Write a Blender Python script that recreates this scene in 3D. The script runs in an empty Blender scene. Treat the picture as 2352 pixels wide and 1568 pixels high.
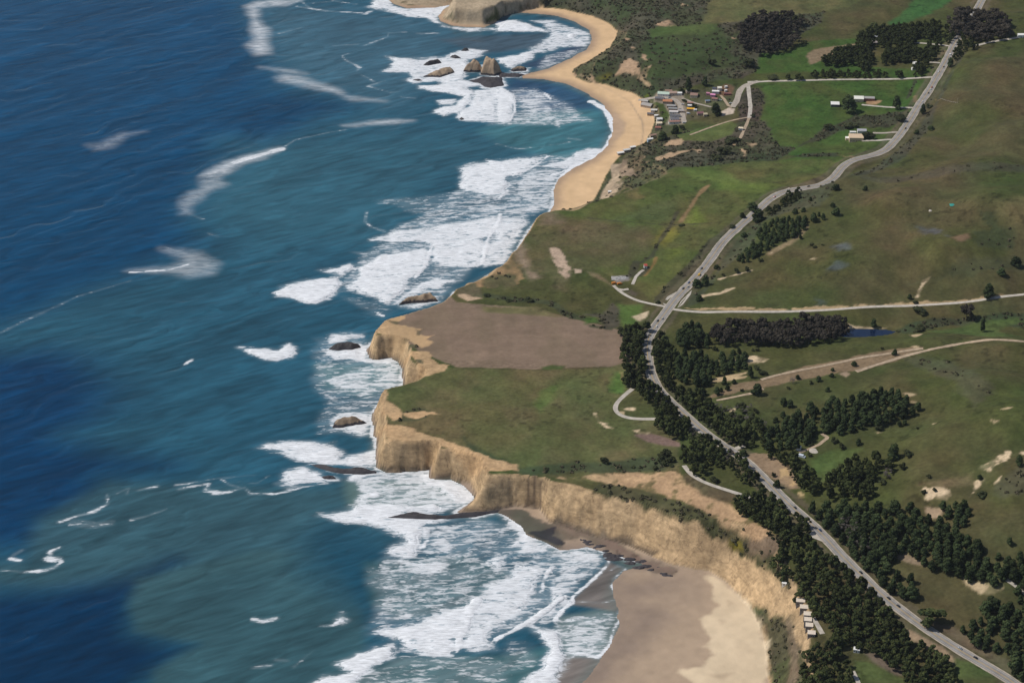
import bpy, math, random, time
import numpy as np
T0 = time.time()
random.seed(7); RNG = np.random.default_rng(11)
# ------------------------------------------------------------------ camera
scene = bpy.context.scene
CAMH = 1400.0; PITCH = math.radians(29.0); KX = 0.2378
cd = bpy.data.cameras.new("camera"); cam = bpy.data.objects.new("camera", cd)
scene.collection.objects.link(cam); scene.camera = cam
cam.location = (0, 0, CAMH); cam.rotation_euler = (math.radians(90) - PITCH, 0, 0)
cd.sensor_width = 36; cd.lens = 18 / KX; cd.clip_start = 1; cd.clip_end = 40000
# ------------------------------------------------------------------ world, sun, exposure
SUN_EL = math.radians(52); TO_SUN = (-0.992, 0.125)          # sun stands ahead and to the left
W = bpy.data.worlds.new("World"); scene.world = W; W.use_nodes = True
nt = W.node_tree; nt.nodes.clear()
sky = nt.nodes.new('ShaderNodeTexSky'); sky.sky_type = 'NISHITA'; sky.sun_disc = False
sky.sun_elevation = SUN_EL; sky.sun_rotation = math.atan2(TO_SUN[0], TO_SUN[1])
bg = nt.nodes.new('ShaderNodeBackground'); bg.inputs['Strength'].default_value = 0.075
wo = nt.nodes.new('ShaderNodeOutputWorld')
nt.links.new(sky.outputs[0], bg.inputs[0]); nt.links.new(bg.outputs[0], wo.inputs[0])
sl = bpy.data.lights.new("sun", 'SUN'); sl.energy = 3.4; sl.angle = math.radians(0.5); sl.color = (1.0, 0.955, 0.88)
so = bpy.data.objects.new("sun", sl); scene.collection.objects.link(so)
import mathutils
sd = mathutils.Vector((TO_SUN[0]*math.cos(SUN_EL), TO_SUN[1]*math.cos(SUN_EL), math.sin(SUN_EL)))
so.rotation_euler = sd.to_track_quat('Z', 'Y').to_euler(); so.location = (-300, 2600, 900)
scene.view_settings.view_transform = 'Standard'; scene.view_settings.look = 'None'
scene.view_settings.exposure = 0.0; scene.view_settings.gamma = 1.0
scene.cycles.max_bounces = 6; scene.cycles.volume_bounces = 0
scene.cycles.volume_step_rate = 4
# ------------------------------------------------------------------ surveying: photo point -> ray -> ground
ZW = {'P': (0, 0, 1), 'N1': (537, 0, .2569), 'N2': (1141, 0, .2569), 'N3': (1747.9, 0, .2569),
      'N4': (1342.4, 375.9, .2569), 'A': (738.4, 671.2, .2569), 'B': (805.5, 1006.8, .2569),
      'C': (1342.4, 738.4, .2569), 'D': (1747.9, 738.4, .2569), 'E': (1409.6, 1040.4, .2569),
      'F': (1747.9, 1165.3, .2569), 'G': (1747.9, 375.9, .2569), 'V': (1443.2, 167.8, .12846),
      'H': (0, 201.4, .2569), 'I': (0, 1006.8, .34248), 'J': (604.1, 335.6, .3139),
      'K': (738.4, 1165.3, .2569), 'M': (1275.3, 1165.3, .2569)}
def Z(k, pts):
    ox, oy, f = ZW[k]; a = np.asarray(pts, float).reshape(-1, 2)
    return np.stack([ox + a[:, 0]*f, oy + a[:, 1]*f], 1)
def ray_dir(p):
    nx = (p[:, 0]-1176)/1176*KX; ny = (784-p[:, 1])/1176*KX
    c, s = math.cos(PITCH), math.sin(PITCH)
    return np.stack([nx, c + ny*s, -s + ny*c], 1)
def at_z(p, z):
    d = ray_dir(p); t = (z-CAMH)/d[:, 2]
    return np.stack([d[:, 0]*t, d[:, 1]*t], 1)
def cast(p, hf, ztop=190.0):
    p = np.asarray(p, float).reshape(-1, 2); d = ray_dir(p)
    t0 = (ztop-CAMH)/d[:, 2]; t1 = (-1.0-CAMH)/d[:, 2]
    n = 400; lo = t0.copy(); hi = t1.copy(); done = np.zeros(len(p), bool)
    prev = t0.copy()
    for i in range(1, n+1):
        t = t0 + (t1-t0)*i/n
        below = (CAMH + d[:, 2]*t) < hf(d[:, 0]*t, d[:, 1]*t)
        new = below & ~done
        lo[new] = prev[new]; hi[new] = t[new]; done |= new; prev = t
    for _ in range(14):
        m = (lo+hi)/2; b = (CAMH + d[:, 2]*m) < hf(d[:, 0]*m, d[:, 1]*m)
        hi = np.where(b & done, m, hi); lo = np.where(b | ~done, lo, m)
    t = hi; return np.stack([d[:, 0]*t, d[:, 1]*t, CAMH + d[:, 2]*t], 1)
# ------------------------------------------------------------------ noise
_lat = np.random.default_rng(3).random((512, 512))
def vnoise(x, y, s, o=0):
    x = np.asarray(x)/s + 37.7*o + 1000; y = np.asarray(y)/s + 91.3*o + 1000
    xi = np.floor(x).astype(int); yi = np.floor(y).astype(int); fx = x-xi; fy = y-yi
    fx = fx*fx*(3-2*fx); fy = fy*fy*(3-2*fy)
    a = _lat[xi % 512, yi % 512]; b = _lat[(xi+1) % 512, yi % 512]; c = _lat[xi % 512, (yi+1) % 512]; d = _lat[(xi+1) % 512, (yi+1) % 512]
    return (a*(1-fx)+b*fx)*(1-fy) + (c*(1-fx)+d*fx)*fy
def fbm(x, y, s, o=0, n=4, g=.5):
    v = 0; a = 1; t = 0
    for i in range(n):
        v = v + a*vnoise(x + .37*i*s, y - .21*i*s, s/2**i, o+i*5); t += a; a *= g
    return v/t*2-1
def sstep(a, b, x):
    t = np.clip((x-a)/(b-a), 0, 1); return t*t*(3-2*t)
# ------------------------------------------------------------------ distance helpers
def inside(X, Y, poly):
    r = np.zeros(X.shape, bool); n = len(poly)
    for i in range(n):
        x0, y0 = poly[i]; x1, y1 = poly[(i+1) % n]
        if y0 == y1: continue
        c = (y0 > Y) != (y1 > Y)
        r ^= c & (X < (x1-x0)*(Y-y0)/(y1-y0)+x0)
    return r
def dist_line(X, Y, pl, closed=False, vals=None):
    best = np.full(X.shape, 1e12); bv = np.zeros(X.shape) if vals is not None else None
    n = len(pl)
    for i in range(n if closed else n-1):
        x0, y0 = pl[i][:2]; x1, y1 = pl[(i+1) % n][:2]; dx, dy = x1-x0, y1-y0; L = dx*dx+dy*dy+1e-9
        t = np.clip(((X-x0)*dx+(Y-y0)*dy)/L, 0, 1); q = (X-x0-t*dx)**2+(Y-y0-t*dy)**2
        m = q < best; best = np.where(m, q, best)
        if vals is not None: bv = np.where(m, vals[i]*(1-t)+vals[(i+1) % n]*t, bv)
    best = np.sqrt(best)
    return (best, bv) if vals is not None else best
def axis(segs):
    out = [segs[0][0]]
    for a, b, s in segs:
        n = max(1, int(round((b-a)/s))); out += list(a + (b-a)*(np.arange(n)+1)/n)
    return np.array(out)
class Grid:
    def __init__(s, xs, ys):
        s.xs, s.ys = xs, ys; s.X, s.Y = np.meshgrid(xs, ys, indexing='ij')
    def win(s, x0, x1, y0, y1):
        i0, i1 = np.searchsorted(s.xs, [x0, x1]); j0, j1 = np.searchsorted(s.ys, [y0, y1])
        return slice(max(0, i0-1), i1+1), slice(max(0, j0-1), j1+1)
    def sample(s, Zs, x, y):
        fi = np.interp(x, s.xs, np.arange(len(s.xs))); fj = np.interp(y, s.ys, np.arange(len(s.ys)))
        i = np.minimum(fi.astype(int), len(s.xs)-2); j = np.minimum(fj.astype(int), len(s.ys)-2); a = fi-i; b = fj-j
        return (Zs[i, j]*(1-a)+Zs[i+1, j]*a)*(1-b)+(Zs[i, j+1]*(1-a)+Zs[i+1, j+1]*a)*b
# ------------------------------------------------------------------ plateau and hill surface S from spot heights
SPOT = [(850,770,31),(880,735,31),(950,710,31),(1010,690,30),(1050,655,27),(1110,625,26),(1160,590,26),(1220,495,26),(1280,485,24),
 (1340,477,22),(1400,455,24),(1480,420,24),(1550,395,22),(1500,365,15),(1480,345,9),(1520,300,7),(1512,255,7),(1480,215,9),(1560,240,9),
 (1620,270,12),(1660,230,17),(1720,190,24),(1720,250,22),(1560,330,14),(1640,330,16),(1700,320,22),(1430,170,24),(1400,130,22),(1440,75,18),
 (1460,180,30),(1500,150,36),(1440,110,30),(1600,120,38),(1420,45,24),(1300,0,22),(1180,5,24),(1100,5,30),(1070,20,27),(1500,40,34),(1700,40,36),(1650,160,28),
 (1850,200,30),(1950,250,32),(2050,230,36),(2080,300,38),(1850,330,27),(1900,120,32),(2050,90,36),(2180,100,40),(2240,10,42),
 (1750,380,28),(1900,370,34),(1600,450,28),(1750,460,36),(1660,560,34),(1560,700,36),(1400,600,31),(1300,560,29),(1500,480,29),(1250,640,29),(1350,680,30),
 (1480,780,38),(1430,720,33),(1200,760,33),(1000,780,32),(870,900,33),(960,900,33),(880,985,34),(1000,1020,36),(1150,1060,38),(1200,900,36),(1350,800,35),(1350,980,40),
 (1450,900,42),(1560,950,46),(1700,1040,52),(1300,1080,40),(1250,1105,38),(1400,1120,40),(1500,1060,44),(1420,1085,45),(1550,1088,56),(1640,1130,58),(1740,1215,58),
 (1512,1150,42),(1620,1205,44),(1700,1262,46),(1790,1340,50),(1830,1380,50),(1850,1480,50),(1860,1560,50),(1900,1700,50),(1780,1300,54),
 (1880,1210,62),(2000,1330,62),(2150,1440,60),(2330,1560,58),(1900,1400,58),(2000,1500,56),(2100,1560,52),(2300,1700,56),
 (2000,650,66),(2200,550,98),(2320,450,118),(1900,500,66),(1800,560,54),(1700,640,44),(2300,620,84),(2100,450,92),(1950,420,62),(2000,570,78),(2340,300,92),(2330,150,72),(2250,380,92),
 (2150,330,56),(2352,50,62),(2290,110,54),(2280,230,74),(1750,712,46),(2000,703,54),(2200,693,60),(2340,682,66),
 (1950,765,40),(2040,765,40),(1800,765,40),(1650,770,41),(2200,745,47),(2340,735,56),(2300,760,60),(1700,800,50),(1850,790,56),(2000,790,62),(2150,785,72),(2320,790,88),
 (1750,880,62),(1900,880,66),(1600,860,50),(2100,900,88),(2250,880,106),(2340,950,126),(2050,950,78),(1850,960,62),(1750,990,58),(2000,1000,74),(2200,1000,108),(2340,1080,128),
 (1800,1080,60),(1900,1060,62),(2000,1100,78),(2150,1100,98),(2250,1130,104),(2340,1200,118),(1950,1200,68),(2100,1200,84),(2250,1240,98),(2340,1300,94),(2050,1280,66),(2200,1340,68),(2300,1400,72),(2340,1480,74),(1780,1100,58),(1820,1130,66)]
sp = np.array(SPOT, float); sw = np.concatenate([at_z(sp[i:i+1, :2], sp[i, 2]) for i in range(len(sp))])
cg = Grid(axis([(-600, 1900, 14)]), axis([(1500, 5400, 14)]))
num = np.zeros(cg.X.shape); den = num.copy()
for (x, y), z in zip(sw, sp[:, 2]):
    d2 = (cg.X-x)**2+(cg.Y-y)**2+200.; w = d2**-1.75; num += w*z; den += w
S0 = num/den
for _ in range(2):
    P_ = np.pad(S0, 1, mode='edge'); S0 = (P_[:-2, 1:-1]+P_[2:, 1:-1]+P_[1:-1, :-2]+P_[1:-1, 2:]+2*S0)/6
Sf = lambda x, y: cg.sample(S0, x, y)
# ------------------------------------------------------------------ shore line L, cliff foot F, rim R
Lp = np.concatenate([Z('P', [(1100,2300),(1240,1800),(1300,1640),(1335,1568),(1360,1535),(1400,1485),(1420,1440),(1422,1400),(1408,1370),(1412,1335),(1430,1310),(1460,1302),(1478,1300),(1470,1292),(1440,1284),(1400,1268),(1350,1255)]),
 Z('B', [(1870,1000),(1700,910),(1570,860),(1530,780),(1400,690),(1310,650),(1100,700),(1000,668),(940,655),(1000,620),(1050,585),(1125,535),(1080,480),(980,400),(900,365),(820,365),(702,362),(700,320),(702,278),(590,290),(480,290),(400,300),(340,298),(290,280),(235,260),(230,180),(240,0)]),
 Z('A', [(500,1400),(490,1300),(460,1275),(470,1200),(450,1180),(452,1110),(458,1085),(510,1020),(600,1000),(720,970),(790,945),(850,905),(860,880),(800,860),(725,835),(722,820),(725,750),(735,690),(700,620),(640,590),(580,590),(500,605),(440,590),(412,540),(410,505),(480,440),(525,385),(600,360),(700,340),(830,300),(940,265),(1035,225)]),
 Z('P', [(1020,712),(1030,700),(1047,672),(1085,658),(1130,632),(1168,608),(1192,572),(1215,530),(1240,505),(1262,492),(1270,475),(1272,440),(1285,410),(1320,385),(1360,365),(1395,335),(1407,300),(1405,270),(1385,240),(1350,215),(1300,193),(1250,182),(1200,180),(1200,173),(1260,158),(1310,135),(1345,115),(1358,90),(1355,70),(1320,50),(1280,38),(1230,31),(1180,30),(1150,40),(1141,50),(1110,64),(1070,62),(1038,59),(1012,49),(1007,38),(1022,20),(1040,10),(1000,18),(935,20),(904,10),(880,-10),(800,-120),(760,-300)])])
Lw = np.concatenate([at_z(Lp, 0), [(-400, 9000), (9000, 9000), (9000, 900), (400, 900)]])
Fp = np.concatenate([Z('P', [(1800,2300),(1790,1900),(1775,1640),(1768,1568),(1760,1500),(1745,1440),(1715,1390),(1670,1335),(1625,1310),(1590,1308),(1550,1298),(1500,1280),(1450,1255),(1400,1240),(1330,1222),(1286,1207),(1256,1198),(1240,1168),(1180,1162)]),
 Z('B', [(1200,652),(1040,655),(1000,645),(1050,592),(1135,530),(1110,485),(1070,410),(1040,400),(970,385),(900,355),(820,352),(710,350),(712,300),(712,268),(590,280),(480,280),(400,290),(345,288),(290,270),(245,255),(240,180),(248,0)]),
 Z('A', [(508,1400),(498,1300),(468,1270),(478,1200),(458,1180),(460,1110),(466,1090),(510,1030),(600,1008),(720,978),(790,952),(858,908),(868,880),(805,852),(732,830),(730,820),(733,750),(742,690),(705,612),(640,582),(580,582),(500,597),(445,582),(420,540),(418,508),(485,448),(530,393),(605,367),(700,347),(830,307),(940,272),(1040,232)]),
 Z('P', [(1025,712),(1033,700),(1050,675),(1088,660),(1132,635),(1172,609),(1196,573),(1218,532),(1243,508),(1265,495),(1274,484),(1300,482),(1335,474),(1362,462),(1372,440),(1385,415),(1405,380),(1440,345),(1480,328),(1495,308),(1502,285),(1500,255),(1480,230),(1455,215),(1420,205),(1395,195),(1350,190),(1322,178),(1316,166),(1318,159),(1359,136),(1398,110),(1413,87),(1418,72),(1398,54),(1359,38),(1295,23),(1244,19),(1218,22),(1160,32),(1146,46),(1110,57),(1070,55),(1040,52),(1020,45),(1016,38),(1030,22),(1050,2),(1000,11),(935,13),(910,4),(885,-15),(805,-125),(765,-300)])])
Fw = np.concatenate([at_z(Fp, 2), [(-390, 9000), (9000, 9000), (9000, 900), (500, 900)]])
Rp = np.concatenate([Z('P', [(2000,2300),(1900,1900),(1870,1640),(1855,1568),(1850,1480),(1840,1420)]),
 Z('E', [(1640,1330),(1600,1240),(1480,1180),(1400,1100),(1330,1040),(1280,960),(1150,930),(1100,870),(950,760),(850,700),(640,620),(450,560),(200,440),(0,400)]),
 Z('B', [(2200,470),(2050,430),(1900,400),(1760,395),(1740,345),(1640,335),(1500,325),(1330,315),(1250,315),(1200,300),(1165,260),(1120,200),(1060,150),(1000,120),(850,90),(700,70),(560,40),(450,20),(300,0)]),
 Z('A', [(560,1325),(500,1298),(500,1270),(520,1220),(560,1200),(585,1180),(600,1155),(560,1100),(510,1050),(475,985),(470,955),(500,900),(520,880),(600,865),(720,835),(850,790),(935,745),(950,732),(900,692),(840,667),(790,645),(755,628),(775,580),(765,500),(700,445),(640,408),(560,393),(490,380),(430,372),(412,352),(435,335),(505,295),(545,240),(612,220),(700,200),(830,160),(940,125),(1048,80)]),
 Z('P', [(1014,690),(1030,668),(1060,660),(1090,650),(1130,630),(1165,602),(1190,560),(1212,515),(1222,500),(1250,488),(1275,483),(1310,484)]),
 Z('N4', [(0,385),(100,330),(250,300),(350,265),(480,200),(560,170),(740,110),(800,70)]),
 Z('P', [(1500,372),(1475,352),(1492,338),(1512,318),(1518,290),(1514,250),(1492,222),(1455,207),(1430,192),(1400,178),(1365,165),(1352,156),(1395,125),(1428,98),(1438,70),(1420,45),(1370,22),(1300,2),(1235,-8),(1195,0),(1180,12),(1141,20),(1120,35),(1098,42),(1062,36),(1047,25),(1045,0),(1055,-50),(900,-80),(830,-250)])])
def cast_fn(P, fn):
    z = np.full(len(P), 35.)
    for _ in range(12):
        w = at_z_v(P, z); z = .5*z+.5*fn(w[:, 0], w[:, 1])
    return at_z_v(P, z)
def at_z_v(p, z):
    d = ray_dir(p); t = (z-CAMH)/d[:, 2]; return np.stack([d[:, 0]*t, d[:, 1]*t], 1)
Rw = np.concatenate([cast_fn(Rp, Sf), [(-300, 9000), (9000, 9000), (9000, 900), (700, 900)]])
# ------------------------------------------------------------------ land height grid
g = Grid(axis([(-1400, -360, 60), (-360, 1130, 2.4), (1130, 1400, 12), (1400, 4500, 100)]),
         axis([(1250, 1730, 20), (1730, 2700, 2.2), (2700, 4560, 3.2), (4560, 5000, 20), (5000, 7600, 120)]))
X, Y = g.X, g.Y
Xw = X + 3.0*fbm(X, Y, 26, 1, 3); Yw = Y + 3.0*fbm(X, Y, 26, 9, 3)
near = Y < 6000
def sdist(poly, X, Y):
    d = dist_line(X, Y, poly, True); return np.where(inside(X, Y, poly), d, -d)
sL = sdist(Lw, Xw, Yw); sF = sdist(Fw, Xw, Yw); sR = sdist(Rw, Xw, Yw)
S = cg.sample(S0, X, Y)
hilly = sstep(40, 75, S)
S = S + hilly*(7*fbm(X, Y, 170, 2, 3) + 2.0*fbm(X, Y, 45, 3, 3)) + (1-hilly)*.9*fbm(X, Y, 90, 4, 3)
t = np.clip(-sF*0, 0, 1)
dF = np.maximum(sF, 0); dR = np.maximum(-sR, 0); t = dF/(dF+dR+1e-6); t = np.where(sR > 0, 1, t)
flute = fbm(X*1.0, Y*1.0, 26, 20, 4); flute2 = np.abs(fbm(X, Y, 30, 25, 2))
wide = sstep(10, 30, dF+dR)                     # wide slopes get gullies and benches
tt = t + (.10*flute*wide + .05*flute*(1-wide))*np.sin(np.pi*np.clip(t, 0, 1))
steep = 1-(1-np.clip(tt, 0, 1))**1.45
tc = np.clip(tt, 0, 1); tt = wide*(.5*tc+.5*sstep(.08, .72, tc+.10*fbm(X, Y, 40, 27, 3)))+(1-wide)*steep
H = 2.2 + (S-2.2)*np.clip(tt, 0, 1) - 5.0*flute2*wide*np.sin(np.pi*t)
dL = np.maximum(sL, 0); tb = np.where(sF > 0, 1, dL/(dL+np.maximum(-sF, 0)+1e-6))
H = H + np.where((sF > 0) & (sR < 0), (1.5*fbm(X, Y, 11, 31, 3)+.9*fbm(X, Y, 5, 33, 2))*np.sin(np.pi*np.clip(t, 0, 1)), 0)
lim = 2.9-1.65*sstep(40, 110, X)*(1-sstep(2330, 2420, Y)); lim = np.where((Y > 2900) & (X > 60), .72, lim)
H = np.where(sF > 0, np.minimum(H, 2.2+lim*sF), .1 + 2.1*tb**.8)
H = np.where(sL > 0, H, np.maximum(-7, sL*.12)-.15)
H = H + np.where((sF > 0) & (sR < 0), wide*1.8*np.sin(H/3.6+5*fbm(X, Y, 45, 28, 3))*np.sin(np.pi*t), 0)
cliff = ((sF > 0) & (sR < 0)).astype(float)
scarp = Z('E', [(0,180),(250,170),(550,170),(640,250),(900,370),(1050,450),(1250,600),(1450,740),(1330,760),(1000,650),(850,530),(600,420),(400,360),(0,270)])
Hf = lambda x, y: g.sample(H, x, y)
# ------------------------------------------------------------------ roads: survey, smooth, bench into the land
def smooth_line(P3, step=4.0, it=2):
    p = np.asarray(P3, float)[:, :2]
    d = np.r_[0, np.cumsum(np.hypot(*np.diff(p, axis=0).T))]; n = max(3, int(d[-1]/step))
    s = np.linspace(0, d[-1], n); q = np.stack([np.interp(s, d, p[:, 0]), np.interp(s, d, p[:, 1])], 1)
    k = max(3, int(30/step))
    if len(q) > 2*k:
        for _ in range(it):
            ext = np.concatenate([2*q[:1]-q[k:0:-1], q, 2*q[-1:]-q[-2:-k-2:-1]])
            c = np.cumsum(np.vstack([np.zeros((1, 2)), ext]), 0); q = (c[2*k+1:]-c[:-2*k-1])/(2*k+1)
    return q
HWP = np.concatenate([Z('N3', [(2030,-110),(1960,40),(1880,165),(1790,310),(1730,405),(1640,560),(1560,700),(1500,830),(1400,960),(1330,1080),(1240,1220),(1100,1340),(960,1410),(760,1495)]),
 Z('N4', [(2200,100),(2000,185),(1850,240),(1700,310),(1580,400),(1480,470),(1350,590),(1230,720),(1130,850),(1040,950),(950,1060),(850,1170),(760,1290),(680,1400),(620,1480)]),
 Z('C', [(590,100),(558,180),(558,290),(590,450),(640,580),(740,700),(850,800),(1000,930),(1140,1040),(1260,1120),(1400,1220),(1520,1320),(1640,1430)]),
 Z('E', [(1450,325),(1600,490),(1780,640),(1900,760),(2080,960)]),
 Z('F', [(800,500),(950,640),(1060,760),(1180,860),(1320,980),(1500,1110),(1700,1230),(1900,1340),(2100,1460),(2280,1580),(2500,1750)])])
hw = smooth_line(cast(HWP, Hf), 4.0, 1)
def bench(line, w, blend, sm=25):
    global H
    z = Hf(line[:, 0], line[:, 1]); k = min(sm, max(1, len(z)//4)); zz = np.pad(z, k, mode='edge')
    z = np.convolve(np.convolve(zz, np.ones(2*k+1)/(2*k+1), 'valid') if False else zz, np.ones(2*k+1)/(2*k+1), 'valid')
    a, b = g.win(line[:, 0].min()-blend-w, line[:, 0].max()+blend+w, line[:, 1].min()-blend-w, line[:, 1].max()+blend+w)
    d = np.full(X[a, b].shape, 1e9); v = np.zeros(d.shape)
    CH = 8
    for i in range(0, len(line)-1, CH):
        l = line[i:i+CH+1]; zi = z[i:i+CH+1]; m = w+blend
        c, e = g.win(l[:, 0].min()-m, l[:, 0].max()+m, l[:, 1].min()-m, l[:, 1].max()+m)
        dd, vv = dist_line(X[c, e], Y[c, e], l, False, zi)
        sl_ = (slice(c.start-a.start, c.stop-a.start), slice(e.start-b.start, e.stop-b.start))
        if c.start >= c.stop or e.start >= e.stop: continue
        sub = d[sl_]
        if sub.shape != dd.shape: continue
        mm = dd < sub; d[sl_] = np.where(mm, dd, sub); v[sl_] = np.where(mm, vv, v[sl_])
    k2 = 1-sstep(w, w+blend, d); H[a, b] = H[a, b]*(1-k2)+v*k2
    return z
hwz = bench(hw, 11, 22, 30)
ROADS = [  # zoom, points, half width, material, name
 ('N3', [(-120,735),(0,727),(350,725),(600,712),(1200,708),(1490,692),(1545,690)], 3.2, 'pale', 'farm_road'),
 ('V', [(2330,150),(2200,165),(2090,195),(2000,240),(1960,330),(1975,450),(1920,560),(1860,610)], 5.0, 'gravel', 'village_road'),
 ('V', [(1860,610),(1790,585),(1720,480),(1650,400)], 2.5, 'dirt', 'dirt_road'),
 ('V', [(2140,190),(2160,400),(2180,560),(2190,680),(2160,800)], 3.4, 'pale', 'farm_road'),
 ('V', [(2160,800),(2100,960),(2040,1080),(2000,1170)], 2.6, 'dirt', 'dirt_road'),
 ('V', [(2130,790),(1900,830),(1600,920),(1300,1040),(1100,1110)], 1.8, 'dirt', 'footpath'),
 ('V', [(180,500),(330,450),(480,420),(700,430),(850,450),(940,460),(900,560),(960,680),(1000,880)], 4.2, 'gravel', 'village_street'),
 ('V', [(960,450),(1100,490),(1250,570),(1380,620),(1480,610)], 2.4, 'gravel', 'lane'),
 ('N4', [(260,1090),(300,1130),(350,1180),(450,1222),(600,1262),(720,1275)], 2.5, 'pale', 'dirt_road'),
 ('N4', [(300,1122),(345,1130),(395,1120)], 2.5, 'pale', 'turnout'),
 ('N4', [(430,1080),(460,1010),(500,970),(530,950)], 2.2, 'pale', 'dirt_road'),
 ('N4', [(790,1300),(900,1320),(1050,1332),(1500,1328),(1900,1318),(2250,1306),(2400,1293),(2720,1272),(3100,1262),(3480,1235),(3800,1185),(4100,1150)], 2.9, 'pale', 'country_road'),
 ('C', [(430,600),(370,660),(270,720),(232,780),(250,830),(330,865),(430,880),(560,880),(660,868)], 2.9, 'pale', 'loop_road'),
 ('C', [(890,1290),(900,1340),(960,1400),(1100,1450),(1300,1520),(1400,1545),(1520,1580)], 2.8, 'pale', 'cliff_road'),
 ('D', [(2600,198),(2352,190),(1900,175),(1650,220),(1400,275),(1150,345),(1000,400),(850,445)], 2.6, 'dirt', 'ridge_track'),
 ('D', [(1450,235),(1100,290),(800,340),(500,410),(200,460),(0,520)], 2.2, 'dirt', 'ridge_track'),
 ('C', [(1600,600),(1500,640),(1350,670),(1180,710)], 2.2, 'dirt', 'ridge_track'),
 ('D', [(540,1005),(600,1030),(520,1100),(400,1150),(340,1170)], 2.2, 'dirt', 'dirt_road'),
 ('C', [(1270,1110),(1340,1140),(1430,1110)], 3.2, 'pale', 'turnout'),
 ('N3', [(900,940),(1050,950),(1150,965),(1280,965),(1390,965)], 2.8, 'pale', 'driveway'),
 ('N3', [(1000,1190),(1120,1190),(1240,1183)], 2.8, 'gravel', 'driveway'),
 ('N3', [(900,1262),(1050,1255),(1180,1248)], 2.8, 'pale', 'driveway'),
 ('N3', [(1370,385),(1500,385),(1620,400),(1690,415)], 2.6, 'pale', 'driveway'),
 ('N3', [(1490,560),(1600,565)], 2.6, 'pale', 'driveway'),
 ('N3', [(1900,420),(1960,395),(2150,360),(2352,330),(2500,300)], 3.2, 'pale', 'driveway'),
 ('F', [(450,960),(500,1040),(550,1130)], 2.6, 'pale', 'driveway'),
 ('F', [(820,1460),(860,1540),(900,1640)], 2.4, 'pale', 'driveway'),
 ('F', [(2190,640),(2290,710),(2400,800)], 2.6, 'pale', 'driveway')]
road_lines = []
for k, pts, w, m, nm in ROADS:
    ln = smooth_line(cast(Z(k, pts), Hf), 3.0, 1 if len(pts) > 3 else 0); bench(ln, w+1, 5, 8); road_lines.append(ln)
# pond basin
POND = cast(Z('D', [(735,75),(850,70),(1000,72),(1100,75),(1195,90),(1180,104),(1100,118),(950,132),(800,136),(700,132),(640,120),(660,90)]), Hf)
pz = float(np.median(POND[:, 2]))
POND = at_z(Z('D', [(735,70),(850,66),(1000,68),(1100,72),(1195,90),(1180,104),(1100,120),(950,134),(800,140),(700,138),(620,125),(640,85)]), pz)
a, b = g.win(POND[:, 0].min()-30, POND[:, 0].max()+30, POND[:, 1].min()-40, POND[:, 1].max()+40)
dp = sdist(POND, X[a, b], Y[a, b]); kk = sstep(-9, 2, dp)
H[a, b] = np.where(dp > 0, pz-1.2, H[a, b]*(1-kk)+(pz+.3)*kk)
H[a, b] = np.where(dp < 0, np.where(dp > -12, np.clip(H[a, b], pz+.2, pz+.2 - dp*.6), H[a, b]), H[a, b])
print('height', time.time()-T0)
GR = lambda k, pts: cast(Z(k, pts), Hf)
# ------------------------------------------------------------------ ground cover
cov = np.zeros(X.shape+(3,)); scrub = np.zeros(X.shape)
n1 = fbm(X, Y, 120, 40, 4); n2 = fbm(X, Y*.7, 38, 41, 4); n3 = fbm(X, Y, 300, 42, 3)
def mixc(c1, c2, k): return np.asarray(c1)*(1-k[..., None])+np.asarray(c2)*k[..., None]
cov[:] = mixc((.062, .068, .022), (.080, .070, .031), sstep(-.35, .45, n1+.4*n2))
cov[:] = cov*(1-.45*sstep(.0, .6, n3)[..., None]) + np.array((.052, .078, .019))*(.45*sstep(.0, .6, n3)[..., None])
warpN = .8*fbm(X, Y, 22, 50, 4) + .55*fbm(X, Y, 8, 57, 3)
brk = fbm(X, Y, 13, 58, 4)
def paint(k, pts, col, soft=2.5, warp=4, scr=None, alpha=1.0, col2=None, stroke=None, world=None):
    w = GR(k, pts)[:, :2] if world is None else world
    m = soft+warp*1.2+(stroke or 0)+3
    a, b = g.win(w[:, 0].min()-m, w[:, 0].max()+m, w[:, 1].min()-m, w[:, 1].max()+m)
    if X[a, b].size == 0: return
    d = (stroke - dist_line(X[a, b], Y[a, b], w)) if stroke else sdist(w, X[a, b], Y[a, b])
    d = d + warp*warpN[a, b]*1.3
    kk = sstep(-soft, soft, d)*alpha
    if col[0] > .33 and soft < 2.6 and stroke is None and k not in ('M', 'V', 'A'): kk = kk*(.25+.75*sstep(-.28, -.02, brk[a, b]+.02*d))
    c = np.asarray(col) if col2 is None else mixc(col, col2, sstep(-.25, .35, n2[a, b]))
    cov[a, b] = cov[a, b]*(1-kk[..., None])+c*kk[..., None]
    if scr is not None: scrub[a, b] = scrub[a, b]*(1-kk)+scr*kk
SCR = (.082, .074, .050); SCG = (.060, .072, .033); TAN = (.36, .26, .165); ORG = (.47, .29, .15); PALE = (.56, .43, .28)
OLV = (.098, .092, .038); BRT = (.048, .088, .019)
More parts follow.
